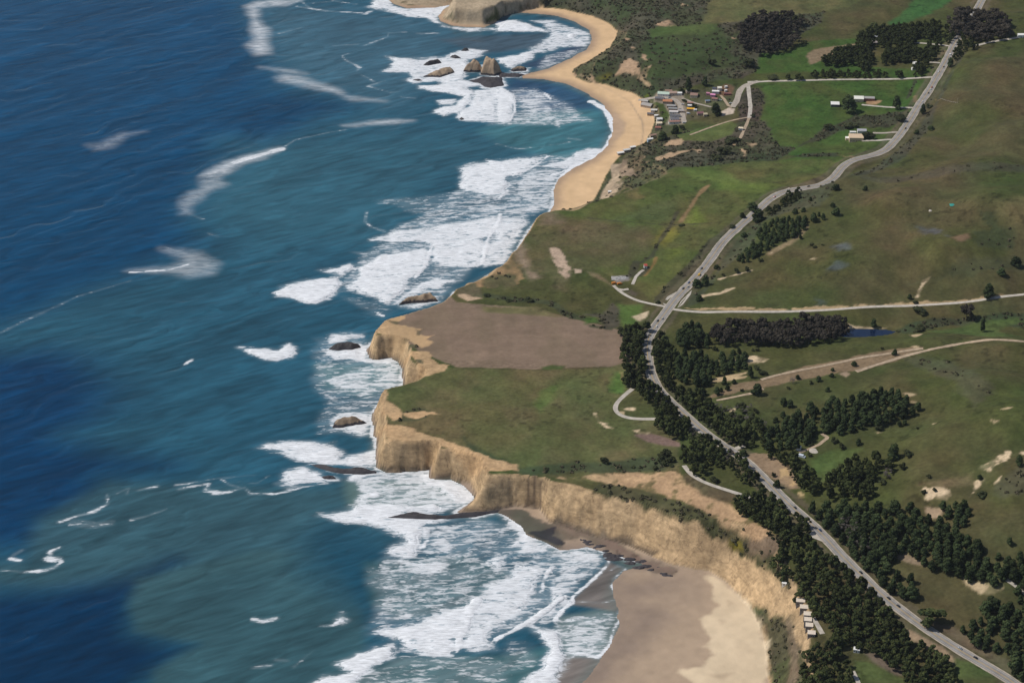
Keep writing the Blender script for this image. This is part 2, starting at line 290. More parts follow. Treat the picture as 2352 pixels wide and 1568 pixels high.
# north scrub hills
paint('N2', [(640,640),(1000,430),(1080,280),(1000,190),(600,70),(350,60),(380,-60),(3000,-120),(2900,200),(2500,450),(2400,600),(2200,700),(1400,850),(1250,870),(1040,790)], SCR, 3, 3, .85, col2=SCG)
paint('N2', [(1400,290),(1900,190),(2080,300),(2100,600),(1900,650),(1500,730),(1300,700),(1260,430)], (.05,.068,.025), 10, 8, .35)
paint('N2', [(1350,270),(1700,225),(2000,205),(1900,300),(1400,330)], (.07,.098,.03), 8, 6, .1)
paint('N2', [(1840,215),(1930,-60),(3400,-60),(3150,60),(2800,130),(2352,140),(2150,200),(2000,215)], (.118,.108,.045), 6, 6, .0, col2=(.085,.09,.035))
paint('N3', [(1140,210),(1300,90),(1360,10),(1450,-80),(1800,-80),(1700,10),(1500,130),(1200,240)], (.045,.105,.03), 5, 5, 0)
for q in ([(1140,540),(1200,520),(1260,560),(1290,640),(1390,580),(1330,700),(1310,730),(1230,690),(1140,660),(1040,680),(1080,640)], [(1290,480),(1330,490),(1350,550),(1300,520)], [(1150,340),(1190,350),(1150,370)], [(1190,410),(1240,430),(1220,450)], [(1430,220),(1540,180),(1610,230),(1500,235)],
          [(2080,320),(2150,350),(2110,360)], [(2180,250),(2220,280),(2190,300)], [(700,640),(900,740),(1060,800),(1090,850),(1030,840),(860,780),(740,740),(660,680)], [(1650,30),(1720,50),(1660,70)]):
    paint('N2', q, (.40,.27,.17), 2, 4, .1)
paint('N2', [(1300,700),(1370,770)], (.42,.3,.18), 1.5, 1, stroke=2)
paint('N2', [(900,690),(1030,650),(1010,710),(920,720)], (.15,.14,.02), 5, 4, .4)
# fields by the highway and the village
paint('N3', [(-60,660),(0,480),(260,470),(330,400),(500,360),(860,340),(1000,600),(1500,620),(1560,560),(1640,440),(1690,430),(1540,690),(1100,700),(300,640)], BRT, 4, 5, 0, col2=(.06,.08,.022))
paint('N3', [(400,500),(480,440),(850,385),(850,450),(720,450),(560,530),(440,580)], (.21,.155,.095), 3, 4, 0)
paint('N3', [(790,440),(850,440),(830,470)], ORG, 2, 2)
paint('N3', [(-90,1230),(50,870),(0,770),(-120,745),(600,722),(1350,715),(1480,715),(1400,940),(1300,1080),(1200,1180),(1150,1280),(1050,1340),(300,1400),(150,1340)], BRT, 3, 4, 0, col2=(.062,.085,.022))
paint('N3', [(-90,1450),(150,1440),(350,1390),(700,1400),(1000,1340),(1080,1330),(940,1400),(700,1500),(560,1568),(-100,1568)], (.06,.088,.022), 4, 4, 0)
paint('N3', [(-120,780),(-20,800),(40,860),(0,1080),(-90,1230),(-180,1250),(-200,900)], (.07,.058,.042), 3, 4, .8)
for q in ([(-100,1320),(0,1300),(300,1320),(420,1250),(560,1140),(720,1100),(850,1030),(1000,1040),(1200,1000),(1350,1000),(1330,1080),(1150,1140),(850,1140),(700,1170),(600,1230),(400,1290),(200,1400),(0,1500),(-100,1500)], [(250,1400),(480,1370),(690,1365),(680,1395),(400,1410)]):
    paint('N3', q, (.056,.06,.034), 3, 4, .8)
paint('N3', [(1310,880),(1380,720)], (.05,.05,.03), 2, 2, .6, stroke=2.5)
for q in ([(1360,860),(1400,850),(1390,915),(1362,915)], [(740,1400),(830,1395),(830,1430)], [(930,890),(1080,900),(1060,935),(940,935)], [(1610,460),(1660,450),(1620,500)], [(1560,890),(1620,885),(1580,905)]):
    paint('N3', q, (.35,.22,.12), 2, 2, 0)
# creek valley and village ground
paint('N2', [(1060,1500),(1200,1330),(1430,1260),(1650,1180),(2200,1090),(2400,1080),(2500,1300),(2352,1470),(1600,1490),(1480,1568),(1100,1568),(1040,1568)], SCR, 3, 4, .85, col2=SCG)
paint('N2', [(1600,1210),(1900,1120),(2080,1080),(2150,1110),(2100,1200),(1900,1270),(1650,1250)], (.08,.105,.032), 3, 4, .05)
for q in ([(1470,1300),(1560,1250),(1650,1245),(1640,1290),(1500,1310)], [(1400,1410),(1500,1390),(1620,1350),(1740,1340),(1560,1410),(1430,1440)], [(1750,1330),(1820,1340),(1810,1370)], [(1230,1430),(1360,1390),(1300,1420)], [(2200,1270),(2320,1280),(2290,1330)], [(2060,1280),(2150,1270),(2120,1300)], [(2180,1330),(2240,1350),(2210,1400)]):
    paint('N2', q, (.42,.29,.18), 2, 5, .1)
paint('N2', [(1060,1500),(1130,1430),(1180,1500),(1250,1568),(1120,1568),(1020,1568)], (.30,.22,.15), 3, 4, .3)
paint('N4', [(220,0),(330,0),(310,130),(350,160),(280,270),(160,320),(110,310),(190,170),(230,110)], (.42,.32,.22), 2, 3, .1)
paint('N4', [(200,0),(230,130),(130,260),(105,340)], SCG, 1.5, 2, .7, stroke=4)
paint('N2', [(1280,900),(1450,830),(1750,810),(2080,750),(2200,790),(2130,930),(1950,1010),(1680,1100),(1420,1240),(1400,1180),(1430,1000)], (.085,.085,.042), 3, 3, .25)
paint('V', [(470,420),(560,330),(980,370),(1000,450),(1040,700),(1000,920),(690,920),(700,700),(640,560),(470,530)], (.26,.215,.165), 3, 3, .05)
paint('V', [(1660,690),(1800,620),(1900,640),(1880,730),(1670,775)], (.5,.41,.33), 1.2, 1, 0)
paint('V', [(1560,260),(1750,190),(1900,240),(1860,400),(1700,420),(1560,400)], (.14,.085,.05), 3, 3, .2)
paint('V', [(400,560),(620,560),(720,720),(720,830),(640,880),(560,720),(450,640)], (.075,.095,.025), 3, 3, .5)
paint('V', [(170,480),(330,380),(380,400),(220,470)], (.12,.13,.02), 2, 2, .5)
# big field north of the creek
paint('N4', [(0,400),(100,335),(350,270),(560,170),(800,40),(1500,-20),(2200,-40),(2300,30),(1950,170),(1640,270),(1560,390),(1340,560),(1040,830),(800,1080),(690,1210),(620,1250),(450,1090),(0,900),(-400,900),(-480,470)], (.076, .094, .026), 2.5, 3, 0, col2=(.092,.094,.032))
paint('N4', [(-450,560),(-200,470),(600,560),(620,640),(560,820),(400,900),(0,960),(-500,1000),(-700,1100),(-1050,1060),(-560,720)], (.088,.083,.034), 12, 8, 0, col2=(.108,.092,.045))
for q, c in (([(960,420),(1000,380),(1090,520),(1000,550),(900,530)], (.12,.17,.03)), ([(700,600),(820,570),(830,640),(720,740),(620,720)], (.17,.155,.03)), ([(760,760),(880,740),(880,810),(760,850)], (.12,.145,.03)),
             ([(900,60),(1250,60),(1500,200),(1200,200),(1000,140)], (.10,.14,.035)), ([(1200,150),(1600,180),(1760,200),(1500,260),(1200,230)], (.12,.15,.035)), ([(250,500),(600,370),(860,300),(760,520)], (.078,.095,.035))):
    paint('N4', q, c, 9, 6, 0, .8)
paint('N4', [(1110,190),(1000,300),(960,370),(860,520)], (.27,.17,.09), 2, 2, 0, .8, stroke=3)
paint('N4', [(380,280),(480,220),(520,300),(450,330)], (.17,.12,.055), 8, 6, 0, .7)
paint('N4', [(640,840),(620,900),(540,1000)], (.22,.13,.05), 1.5, 1, 0, .8, stroke=2)
for q, s in (([(830,430),(770,550),(680,680),(600,830),(470,900)], 3), ([(0,480),(300,515),(750,550),(1150,530)], 1.6), ([(1350,560),(1150,680),(960,900),(780,1080),(660,1220)], 6), ([(460,880),(420,1000)], 6), ([(560,930),(500,990)], 5)):
    paint('N4', q, (.06,.058,.034), 1.5, 2, .6, .85, stroke=s)
paint('N4', [(360,1150),(420,1120),(480,1160),(460,1190)], SCR, 3, 3, .5)
paint('N4', [(260,1010),(380,1000),(400,1040),(280,1070)], (.22,.2,.18), 3, 3, .3)
paint('N4', [(20,960),(120,980),(280,1110),(200,1060),(40,1000)], (.16,.13,.07), 3, 3, 0)
# eroded ground near the creek mouth
paint('P', [(1262,570),(1280,568),(1300,600),(1315,632),(1300,643),(1275,610)], (.46,.34,.25), 2, 5, 0)
paint('P', [(1320,618),(1338,616),(1336,626),(1322,628)], (.42,.32,.24), 1.5, 2, 0)
paint('J', [(1790,740),(1850,720),(1940,830),(1960,900),(2030,960),(1950,990),(1880,870)], (.28,.205,.145), 9, 6, 0, .85)
paint('J', [(2000,500),(2150,490),(2200,560),(2050,580)], (.19,.145,.095), 12, 6, 0, .8)
paint('J', [(2150,950),(2230,960),(2200,1060),(2120,1040)], (.2,.16,.09), 12, 6, 0, .6)
paint('J', [(1385,1015),(1480,960),(1650,880),(1740,800),(1830,850),(1900,870),(1910,970),(1850,1010),(1780,970),(1700,1030),(1560,1030),(1450,1015)], ORG, 3, 7, .3, col2=(.12,.10,.05))
paint('J', [(1330,1030),(1450,1010),(1600,1060),(1610,1110),(1450,1090),(1300,1130),(1290,1110)], (.11,.10,.055), 3, 3, .3)
paint('J', [(1400,1080),(1470,1080),(1600,1115),(1500,1130),(1290,1150),(1310,1135)], (.46,.33,.22), 2, 3, 0)
# headland fields
paint('P', [(872,733),(951,709),(1008,688),(1046,694),(1123,700),(1213,706),(1300,728),(1342,738),(1395,748),(1450,765),(1450,838),(1400,842),(1342,843),(1225,848),(1050,843),(1000,825),(900,790)], (.215,.152,.108), 1.5, 2, 0, col2=(.185,.135,.092))
fur = (inside(X, Y, GR('P', [(872,733),(951,709),(1046,694),(1300,728),(1450,765),(1450,838),(1000,825),(900,790)])[:, :2]))
cov = np.where(fur[..., None], cov*(1+.12*fbm(X*.08, Y, 9, 61, 3)+.10*fbm(X, Y*.1, 14, 63, 3))[..., None], cov)
paint('P', [(1110,704),(1230,706),(1290,728),(1210,722),(1110,716)], (.15,.13,.06), 5, 4, 0)
paint('P', [(1240,843),(1270,837),(1300,840),(1290,850),(1250,850)], (.07,.10,.03), 3, 2, 0)
paint('P', [(830,846),(1050,846),(1225,851),(1342,846),(1400,845),(1440,830),(1450,900),(1400,950),(1520,965),(1560,1000),(1560,1090),(1300,1105),(1100,1070),(960,1000),(900,1000),(840,930)], (.118,.103,.046), 3, 3, 0, col2=(.098,.10,.038))
paint('P', [(1225,930),(1240,900),(1285,880),(1270,915),(1240,945)], (.09,.135,.035), 6, 4, 0, .8)
paint('C', [(230,500),(330,440),(370,560),(330,640),(230,620)], (.07,.14,.03), 6, 4, 0, .9)
paint('P', [(1060,1000),(1100,1030),(1200,1075),(1330,1060),(1420,1060),(1520,1045),(1560,1060),(1520,1080),(1340,1085),(1200,1090),(1080,1040)], (.062,.075,.036), 5, 5, .45)
paint('P', [(900,955),(960,935),(1000,945),(960,965),(910,968)], (.08,.085,.04), 3, 4, .5)
paint('C', [(440,1010),(600,1003),(760,1045),(850,1080),(865,1120),(700,1105),(560,1070)], (.19,.128,.105), 1.5, 1, 0)
paint('A', [(1480,20),(1620,55),(1750,72),(1900,72),(2050,95),(2150,165),(2250,220),(2352,235),(2450,260)], (.055,.066,.03), 2, 3, .7, stroke=6)
paint('C', [(0,20),(150,40),(300,20),(250,80),(60,50)], (.065,.066,.036), 3, 3, .6)
paint('N4', [(0,1380),(100,1370),(130,1420),(0,1440)], BRT, 4, 3, 0)
paint('N4', [(300,1250),(520,1270),(480,1430),(350,1450),(280,1330)], (.075,.12,.028), 5, 4, 0)
paint('N4', [(420,1365),(500,1340),(575,1315),(555,1385),(500,1420),(470,1400)], (.5,.4,.27), 2, 2, 0)
paint('N4', [(0,1350),(160,1340),(250,1250),(330,1300),(300,1460),(180,1480),(130,1380)], SCR, 3, 4, .6)
# roadside strips
for dd, wd in ((13, 8), (-13, 8)):
    tn = np.gradient(hw, axis=0); tn /= np.hypot(tn[:, 0], tn[:, 1])[:, None]; off = hw + np.stack([tn[:, 1], -tn[:, 0]], 1)*dd
    paint('P', [], (.115,.10,.06), 2, 3, .25, .8, stroke=wd/2, world=off[::6])
for q in ([(-100,0)],):
    pass
paint('N3', [(1850,430),(1700,640),(1560,920),(1420,1130),(1330,1240),(1150,1400),(1000,1500),(800,1568),(900,1568),(1300,1400),(1500,1150),(1580,930),(1720,640)], (.07,.068,.045), 3, 4, .55, .85)
paint('N4', [(1930,240),(1650,450),(1400,640),(1230,860),(1080,1110),(960,1170),(900,1290),(1000,1250),(1100,1120),(1300,880),(1520,700),(1600,520),(1800,440),(2100,380),(2200,250),(2300,120)], (.075,.08,.046), 3, 4, .5, .8)
# right hand hills
paint('G', [(1280,1090),(1900,850),(2500,820),(2500,1000),(2000,960),(1500,1060)], (.068,.075,.035), 8, 8, .4, .8)
for q in ([(1960,420),(2100,440),(2140,600),(2000,560)], [(1900,600),(2300,560),(2250,760),(1950,740)]):
    paint('G', q, (.05,.062,.028), 4, 8, .5, .7)
paint('G', [(900,120),(1500,60),(2500,40),(2500,100),(1500,130),(1000,160)], (.07,.065,.045), 6, 7, .4, .6)
paint('G', [(2150,350),(2352,300),(2500,400),(2300,620),(2180,480)], (.17,.13,.06), 20, 8, 0, .7)
for q in ([(640,740),(780,690),(790,760),(700,775)], [(610,935),(690,890),(760,920),(680,960)], [(500,1210),(560,1195),(580,1240),(510,1250)], [(1400,560),(1600,600),(1680,650),(1500,620)]):
    paint('G', q, (.085,.10,.105), 7, 8, 0, .75)
paint('G', [(1700,660),(1850,620),(1870,660),(1780,690)], (.22,.13,.085), 5, 3, 0, .7)
for q in ([(1545,988),(1500,1050),(1440,1120),(1405,1195),(1370,1200),(1400,1120),(1440,1040)], [(440,852),(510,840),(480,858)], [(80,800),(110,780),(100,800)]):
    paint('G', q, PALE, 1.5, 3, 0)
paint('G', [(-50,1312),(300,1300),(800,1285),(1400,1252),(1800,1235),(2200,1180)], (.42,.30,.17), 1.2, 5, 0, .9, stroke=3.2)
paint('N4', [(900,1290),(1400,1300),(1500,1290)], (.42,.30,.17), 1.2, 5, 0, .9, stroke=3)
paint('N4', [(1050,1185),(1130,1170),(1220,1160),(1340,1110)], PALE, 1.2, 3, 0, .9, stroke=2)
paint('N4', [(1210,1030),(1380,985),(1500,955)], PALE, 1.2, 3, 0, .9, stroke=2)
paint('N4', [(1660,800),(1720,770),(1900,660),(1990,560)], (.30,.22,.13), 3, 3, 0, .7, stroke=4)
paint('G', [(760,1430),(850,1455),(1000,1462),(1120,1470),(1100,1478),(760,1475)], PALE, 1.5, 2, 0)
paint('G', [(1200,1500),(1300,1440),(1600,1380),(1900,1380),(2200,1330),(2400,1350),(2350,1480),(1700,1440),(1400,1510)], (.05,.062,.03), 3, 4, .8)
paint('D', [(1500,90),(1900,10),(2300,-30),(2352,0),(2100,90),(2352,140),(1900,130)], (.065,.095,.028), 5, 4, 0)
paint('D', [(-200,90),(0,200),(200,210),(500,140),(400,100)], (.075,.085,.03), 3, 3, .2)
paint('D', [(-500,690),(-250,560),(0,520),(400,400),(800,325),(1150,245),(1440,232),(1250,330),(900,440),(700,455),(400,515),(0,595),(-250,650)], (.215,.15,.092), 2, 4, 0, .9)
paint('D', [(760,440),(800,470),(760,500),(700,465)], (.3,.22,.15), 2, 2)
for q in ([(1330,120),(1440,110),(1390,140)], [(1360,220),(1420,230),(1400,245)], [(1280,640),(1390,650),(1330,665)], [(1520,905),(1570,908),(1540,918)], [(1020,985),(1080,988),(1040,995)], [(2060,880),(2110,890),(2090,905)], [(2150,780),(2250,765),(2200,785)], [(1340,715),(1390,720),(1350,730)]):
    paint('D', q, (.45,.34,.21), 1.5, 2, 0, .9)
for q in ([(1450,1455),(1520,1470),(1690,1500),(1720,1568),(1600,1600),(1480,1568),(1430,1500)], [(2190,1150),(2220,1160),(2215,1215),(2120,1270),(2070,1340),(2040,1350),(2010,1340),(2000,1440),(1940,1490),(1870,1560),(1900,1500),(1920,1420),(1980,1400),(1975,1290),(2060,1255)], [(2060,1450),(2150,1380),(2130,1420),(2080,1460)], [(2340,1160),(2400,1170),(2400,1200),(2320,1190)]):
    paint('D', q, PALE, 1.5, 5, 0)
paint('D', [(2100,1450),(2352,1300),(2500,1300),(2500,1568),(2150,1568),(2060,1500)], (.085,.085,.045), 5, 5, .5)
paint('D', [(1400,1460),(1900,1350),(1900,1460),(1700,1480)], (.15,.115,.06), 6, 5, 0, .8)
paint('D', [(1300,330),(1700,360),(1850,430),(2100,620),(1900,760),(1750,560),(1500,440)], (.085,.085,.045), 6, 8, .35, .8)
paint('D', [(520,1200),(620,1150),(900,1130),(700,1290),(620,1400),(520,1450),(430,1250)], (.075,.10,.03), 5, 4, 0)
paint('F', [(1180,395),(1300,400),(1400,470),(1480,545),(1380,500),(1200,450)], (.24,.18,.12), 2, 3, .1)
paint('F', [(1780,615),(1900,655),(2150,705),(2150,740),(2020,780),(1930,740),(1840,690)], (.44,.34,.21), 2, 4, 0)
paint('F', [(1220,1040),(1400,1130),(1600,1235),(1760,1390),(1650,1350),(1450,1230),(1280,1150)], (.27,.195,.125), 2, 3, .1)
paint('F', [(900,1290),(1050,1290),(1200,1400),(1320,1500),(1200,1500),(980,1370)], (.15,.115,.085), 3, 3, 0)
paint('F', [(800,1350),(980,1380),(1200,1500),(1400,1560),(1500,1620),(900,1620)], (.085,.105,.035), 3, 3, 0)
paint('F', [(1740,1350),(2000,1400),(2200,1560),(1760,1568)], (.07,.09,.03), 3, 3, 0)
paint('F', [(1480,0),(1650,0),(1600,100),(1500,90)], (.36,.26,.17), 3, 3, .1)
paint('F', [(1400,1000),(1600,1080),(2352,1568),(2352,1450),(2000,1230),(1700,1060)], (.12,.098,.06), 3, 3, .2)
for q, c in (([(1430,1210),(1520,1180),(1650,1180),(1850,1300),(1930,1490),(1850,1500),(1700,1420),(1540,1300)], (.25,.175,.11)), ([(1750,1320),(1830,1300),(1840,1400),(1910,1450),(1900,1490),(1830,1460),(1750,1410)], (.42,.29,.15)), ([(1900,1520),(1930,1510),(1960,1568),(1930,1568)], (.45,.33,.17)),
             ([(1440,320),(1520,308),(1640,335),(1590,365),(1500,380),(1450,398)], PALE), ([(1110,545),(1180,500),(1300,475),(1450,450),(1450,470),(1300,500),(1450,485),(1440,510),(1250,530)], (.42,.31,.18)), ([(1150,350),(1240,335),(1200,370)], PALE), ([(1330,350),(1380,340),(1360,370)], PALE),
             ([(340,775),(470,760),(450,800),(380,790)], PALE), ([(310,810),(360,805),(350,825)], (.4,.3,.18)), ([(80,815),(115,812),(120,850),(140,890),(210,905),(215,925),(270,955),(200,955),(120,905)], PALE), ([(425,972),(490,962),(500,985),(590,988),(560,1002),(470,998)], PALE), ([(1300,790),(1340,780),(1330,820)], PALE),
             ([(320,440),(340,500),(370,560),(340,530)], (.4,.26,.13))):
    paint('C', q, c, 1.5, 3, 0)
# cliffs, terrace, scarp
ck = sstep(-1.0, 1.0, sF)*(1-sstep(-1.5, 1.5, sR))
slp = np.hypot(np.gradient(H, g.xs, axis=0), np.gradient(H, g.ys, axis=1))
ck = np.maximum(ck*sstep(.12, .3, slp+.5*(Y < 2880)), sstep(.42, .75, slp)*(sF > 0)*(sF < 75)*(Y < 2900))
scw = GR('P', np.concatenate([Z('E', [(1640,1330),(1600,1240),(1480,1180),(1400,1100),(1330,1040),(1280,960),(1150,930),(1100,870),(950,760),(850,700),(640,620),(450,560),(200,440),(0,400)]), Z('B', [(2050,430),(1760,395),(1700,620),(1760,740)]), Z('P', [(1330,1222),(1400,1240),(1450,1255),(1500,1280),(1550,1298),(1590,1308),(1625,1310),(1670,1335),(1715,1390),(1725,1400),(1790,1400)])]))[:, :2]
ck = np.maximum(ck, sstep(-1.5, 1.5, sdist(scw, X, Y)+3*warpN)*(sF > 0))
rocky = ck[..., None]; vegc = sstep(300, 420, X)*sstep(2900, 3000, Y)
cc = mixc((.44, .31, .18), (.50, .345, .195), sstep(-.3, .4, n2))
cov[:] = cov*(1-rocky)+cc*rocky; scrub *= 1-ck
paint('E', [(-100,250),(0,285),(400,370),(600,440),(850,545),(1000,665),(1100,665),(1300,760),(1480,780),(1440,900),(1560,1100),(1600,1235),(1480,1175),(1400,1095),(1330,1035),(1280,955),(1150,925),(1100,865),(950,755),(850,695),(640,615),(450,555),(200,435),(0,395),(-200,370)], (.098,.09,.045), 2, 5, .8, col2=(.075,.08,.035))
paint('E', [(1200,770),(1540,760),(1500,900),(1350,920),(1200,880)], (.19,.135,.09), 4, 4, .3)
paint('E', [(1020,780),(1100,790),(1160,860),(1080,850)], (.2,.18,.02), 3, 3, .5)
paint('P', np.asarray(scarp).tolist(), (.47,.31,.175), 2, 4, 0, col2=(.40,.26,.15))
paint('B', [(1760,345),(1900,360),(2100,330),(2352,320),(2352,400),(2100,350)], (.44,.30,.17), 2, 6, .1)
paint('E', [(800,370),(1000,450),(1130,420),(1050,340),(800,250),(650,180),(620,230)], (.10,.085,.045), 3, 2, 0)
paint('M', [(1690,860),(1760,900),(1850,1060),(1900,1200),(1915,1700),(2300,1700),(2240,1350),(2150,1200),(2110,1000),(2060,990),(1930,960),(1850,900)], (.095,.09,.048), 3, 5, .7, col2=(.075,.09,.035))
paint('M', [(2060,990),(2110,1000),(2180,1300),(2150,1568),(2100,1568),(2120,1250)], (.22,.16,.11), 3, 4, .2, .8)
for q in ([(400,345),(540,235),(610,222),(750,235),(650,270),(750,310),(890,330),(830,380),(1000,385),(940,420),(1000,440),(950,480),(890,492),(800,450),(760,450),(755,500),(690,435),(620,400),(480,378)],
          [(728,628),(800,540),(950,540),(1020,600),(1060,640),(1160,645),(1100,705),(950,735),(860,672)],
          [(455,960),(510,870),(580,905),(590,960),(680,1010),(725,1080),(710,1130),(640,1145),(560,1080),(480,1010)],
          [(492,1295),(520,1220),(560,1200),(840,1225),(840,1245),(1000,1290),(1200,1345),(1400,1430),(1560,1500),(1760,1530),(1760,1600),(1500,1600),(1200,1440),(900,1375),(600,1330)],
          [(730,1075),(880,1070),(1000,1060),(1050,1090),(900,1100),(860,1125),(740,1100)]):
    paint('A', q, (.50,.325,.175), 1.5, 4, 0, col2=(.43,.29,.16))
for q in ([(600,250),(700,270),(680,290),(620,270)], [(730,415),(790,420),(770,450)], [(830,595),(900,600),(910,640),(850,630)], [(840,330),(890,350),(870,380)], [(760,480),(860,470),(850,510),(780,510)]):
    paint('A', q, (.12,.105,.06), 2, 3, .3)
nb = ck*sstep(2880, 2930, Y)*(1-sstep(3850, 3950, Y)*(X < 110))
cov[:] = cov*(1-nb[..., None])+mixc((.085, .085, .045), (.13, .105, .06), sstep(-.2, .5, n2))*nb[..., None]; scrub = np.maximum(scrub, .6*nb); ck = ck*(1-nb)
paint('N4', [(220,0),(330,0),(310,130),(350,160),(280,270),(160,320),(110,310),(190,170),(230,110)], (.42,.32,.22), 2, 5, .1)
paint('N4', [(200,0),(230,130),(130,260),(105,340)], SCG, 1.5, 2, .7, stroke=3)
paint('N2', [(1100,1500),(1150,1440),(1200,1520),(1240,1568),(1130,1568)], (.30,.22,.15), 3, 6, .3)
# dark seep stains on the front cliff
for q, s in (([(1640,345),(1640,620)], 2.2), ([(1590,400),(1580,600)], 2.0), ([(1740,400),(1750,460)], 1.5), ([(1475,450),(1475,560)], 1.2), ([(1690,420),(1700,600)], .9), ([(1610,480),(1610,600)], .9)):
    paint('B', q, (.12,.085,.06), 1.6, 1.5, 0, .8, stroke=s)
# wet rock at cliff foot and shore platform; higher, painted shade of cave hollows
wet = (sL > -2) & (sL < 400); hn_ = 4.2+9*np.clip(fbm(X, Y, 34, 66, 3)+.1, 0, 1); wet_shade_band = (1-sstep(hn_-2, hn_+2.5, H))*ck*(Y > 2020)
cov[:] = cov*(1-.72*wet_shade_band[..., None])+np.array((.075, .06, .05))*.72*wet_shade_band[..., None]
# beach
bk = sstep(-1, 1, -sF)*(sL > -3); northb = sstep(2650, 2800, Y)
n9 = fbm(X, Y*.6, 60, 60, 4)
sandN = mixc((.69, .47, .27), (.63, .43, .245), sstep(-.3, .3, n9)); sandS = mixc((.35, .262, .19), (.41, .305, .215), sstep(-.3, .3, n9+.3*n1))
sand = sandN*northb[..., None]+sandS*(1-northb[..., None])
wetk = (1-sstep(-2, 26, sL+9*n9))[..., None]; sand = sand*(1-wetk)+(np.array((.36,.25,.17))*northb[..., None]+np.array((.27,.205,.16))*(1-northb[..., None]))*wetk
cov[:] = cov*(1-bk[..., None])+sand*bk[..., None]; scrub *= 1-bk
paint('N2', [(1060,1000),(1150,1100),(1130,1200),(1060,1260),(1010,1300),(1060,1150),(1020,1050)], (.44,.31,.21), 5, 3, 0, .9)
paint('M', [(540,660),(900,630),(1100,650),(950,750),(800,830),(1050,950),(900,1100),(780,1300),(400,1600),(200,1600),(480,1220),(620,1000)], (.245,.185,.145), 22, 8, 0, .85)
paint('M', [(1300,590),(1400,590),(1700,830),(1830,1060),(1900,1200),(1912,1800),(1250,1800),(1240,1560),(1110,1470),(1290,1420),(1410,1310),(1330,1240),(1390,1170),(1330,1100),(1305,1000),(1470,880),(1400,820),(1410,700),(1340,650)], (.66,.525,.36), 3.5, 5, 0, col2=(.62,.49,.335))
for q in ([(1540,830),(1580,850),(1550,880)], [(1480,1000),(1520,1020),(1490,1040)], [(1400,1500),(1600,1470),(1500,1540)]):
    paint('M', q, (.46,.35,.24), 4, 2, 0, .8)
paint('M', [(0,60),(250,160),(600,330),(900,500),(1060,560),(1060,600),(850,560),(600,440),(250,290),(-100,280)], (.15,.12,.09), 4, 9, 0, .85)
paint('B', [(1310,640),(1500,640),(1760,740),(1900,850),(1900,1000),(1700,920),(1560,850),(1500,760)], (.17,.135,.105), 3, 6, 0, .8)
paint('N2', [(1190,910),(1300,1080),(1310,1200),(1290,1290)], (.36,.26,.18), 1.5, 1.5, 0, .7, stroke=1.8)
paint('N2', [(660,660),(1000,800),(1190,910)], (.5,.35,.22), 1.5, 1.5, 0, .6, stroke=1.4)
paint('P', [(1038,-40),(1232,-40),(1240,8),(1200,24),(1150,34),(1112,58),(1040,54),(1014,40),(1030,14)], (.42,.33,.225), 2, 4, .05, col2=(.34,.265,.18))
paint('P', [(900,-30),(1040,-30),(1046,6),(1000,16),(905,12)], (.36,.28,.19), 2, 4, .05)
paint('B', [(1310,645),(1480,620),(1760,745),(1880,850),(1880,1000),(1700,915),(1570,855),(1500,770)], (.125,.10,.082), 2, 6, 0, .92)
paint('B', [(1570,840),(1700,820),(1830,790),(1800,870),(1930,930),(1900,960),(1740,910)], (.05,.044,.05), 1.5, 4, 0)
# far headland rock: dark foot
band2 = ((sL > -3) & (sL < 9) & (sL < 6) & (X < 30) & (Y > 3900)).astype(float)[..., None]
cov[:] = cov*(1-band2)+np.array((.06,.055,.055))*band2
under = (sL < -1)[..., None]; cov[:] = np.where(under, (.10, .10, .08), cov)
veg = (cov[..., 1] > cov[..., 0]*.78) & (cov[..., 0] < .2); m1 = fbm(X, Y*.8, 15, 71, 4); m2 = fbm(X, Y, 55, 75, 4)
cov = np.where(veg[..., None], cov*(1+.26*m1[..., None])*(1+m2[..., None]*np.array((.30, .04, .16))), cov)
spk = sstep(.34, .5, fbm(X, Y, 7.5, 80, 2))*sstep(-.1, .3, fbm(X, Y, 90, 83, 2))*veg; cov *= (1-.38*spk)[..., None]
cov *= (1+.10*fbm(X, Y, 9, 70, 2))[..., None]
print('cover', time.time()-T0)
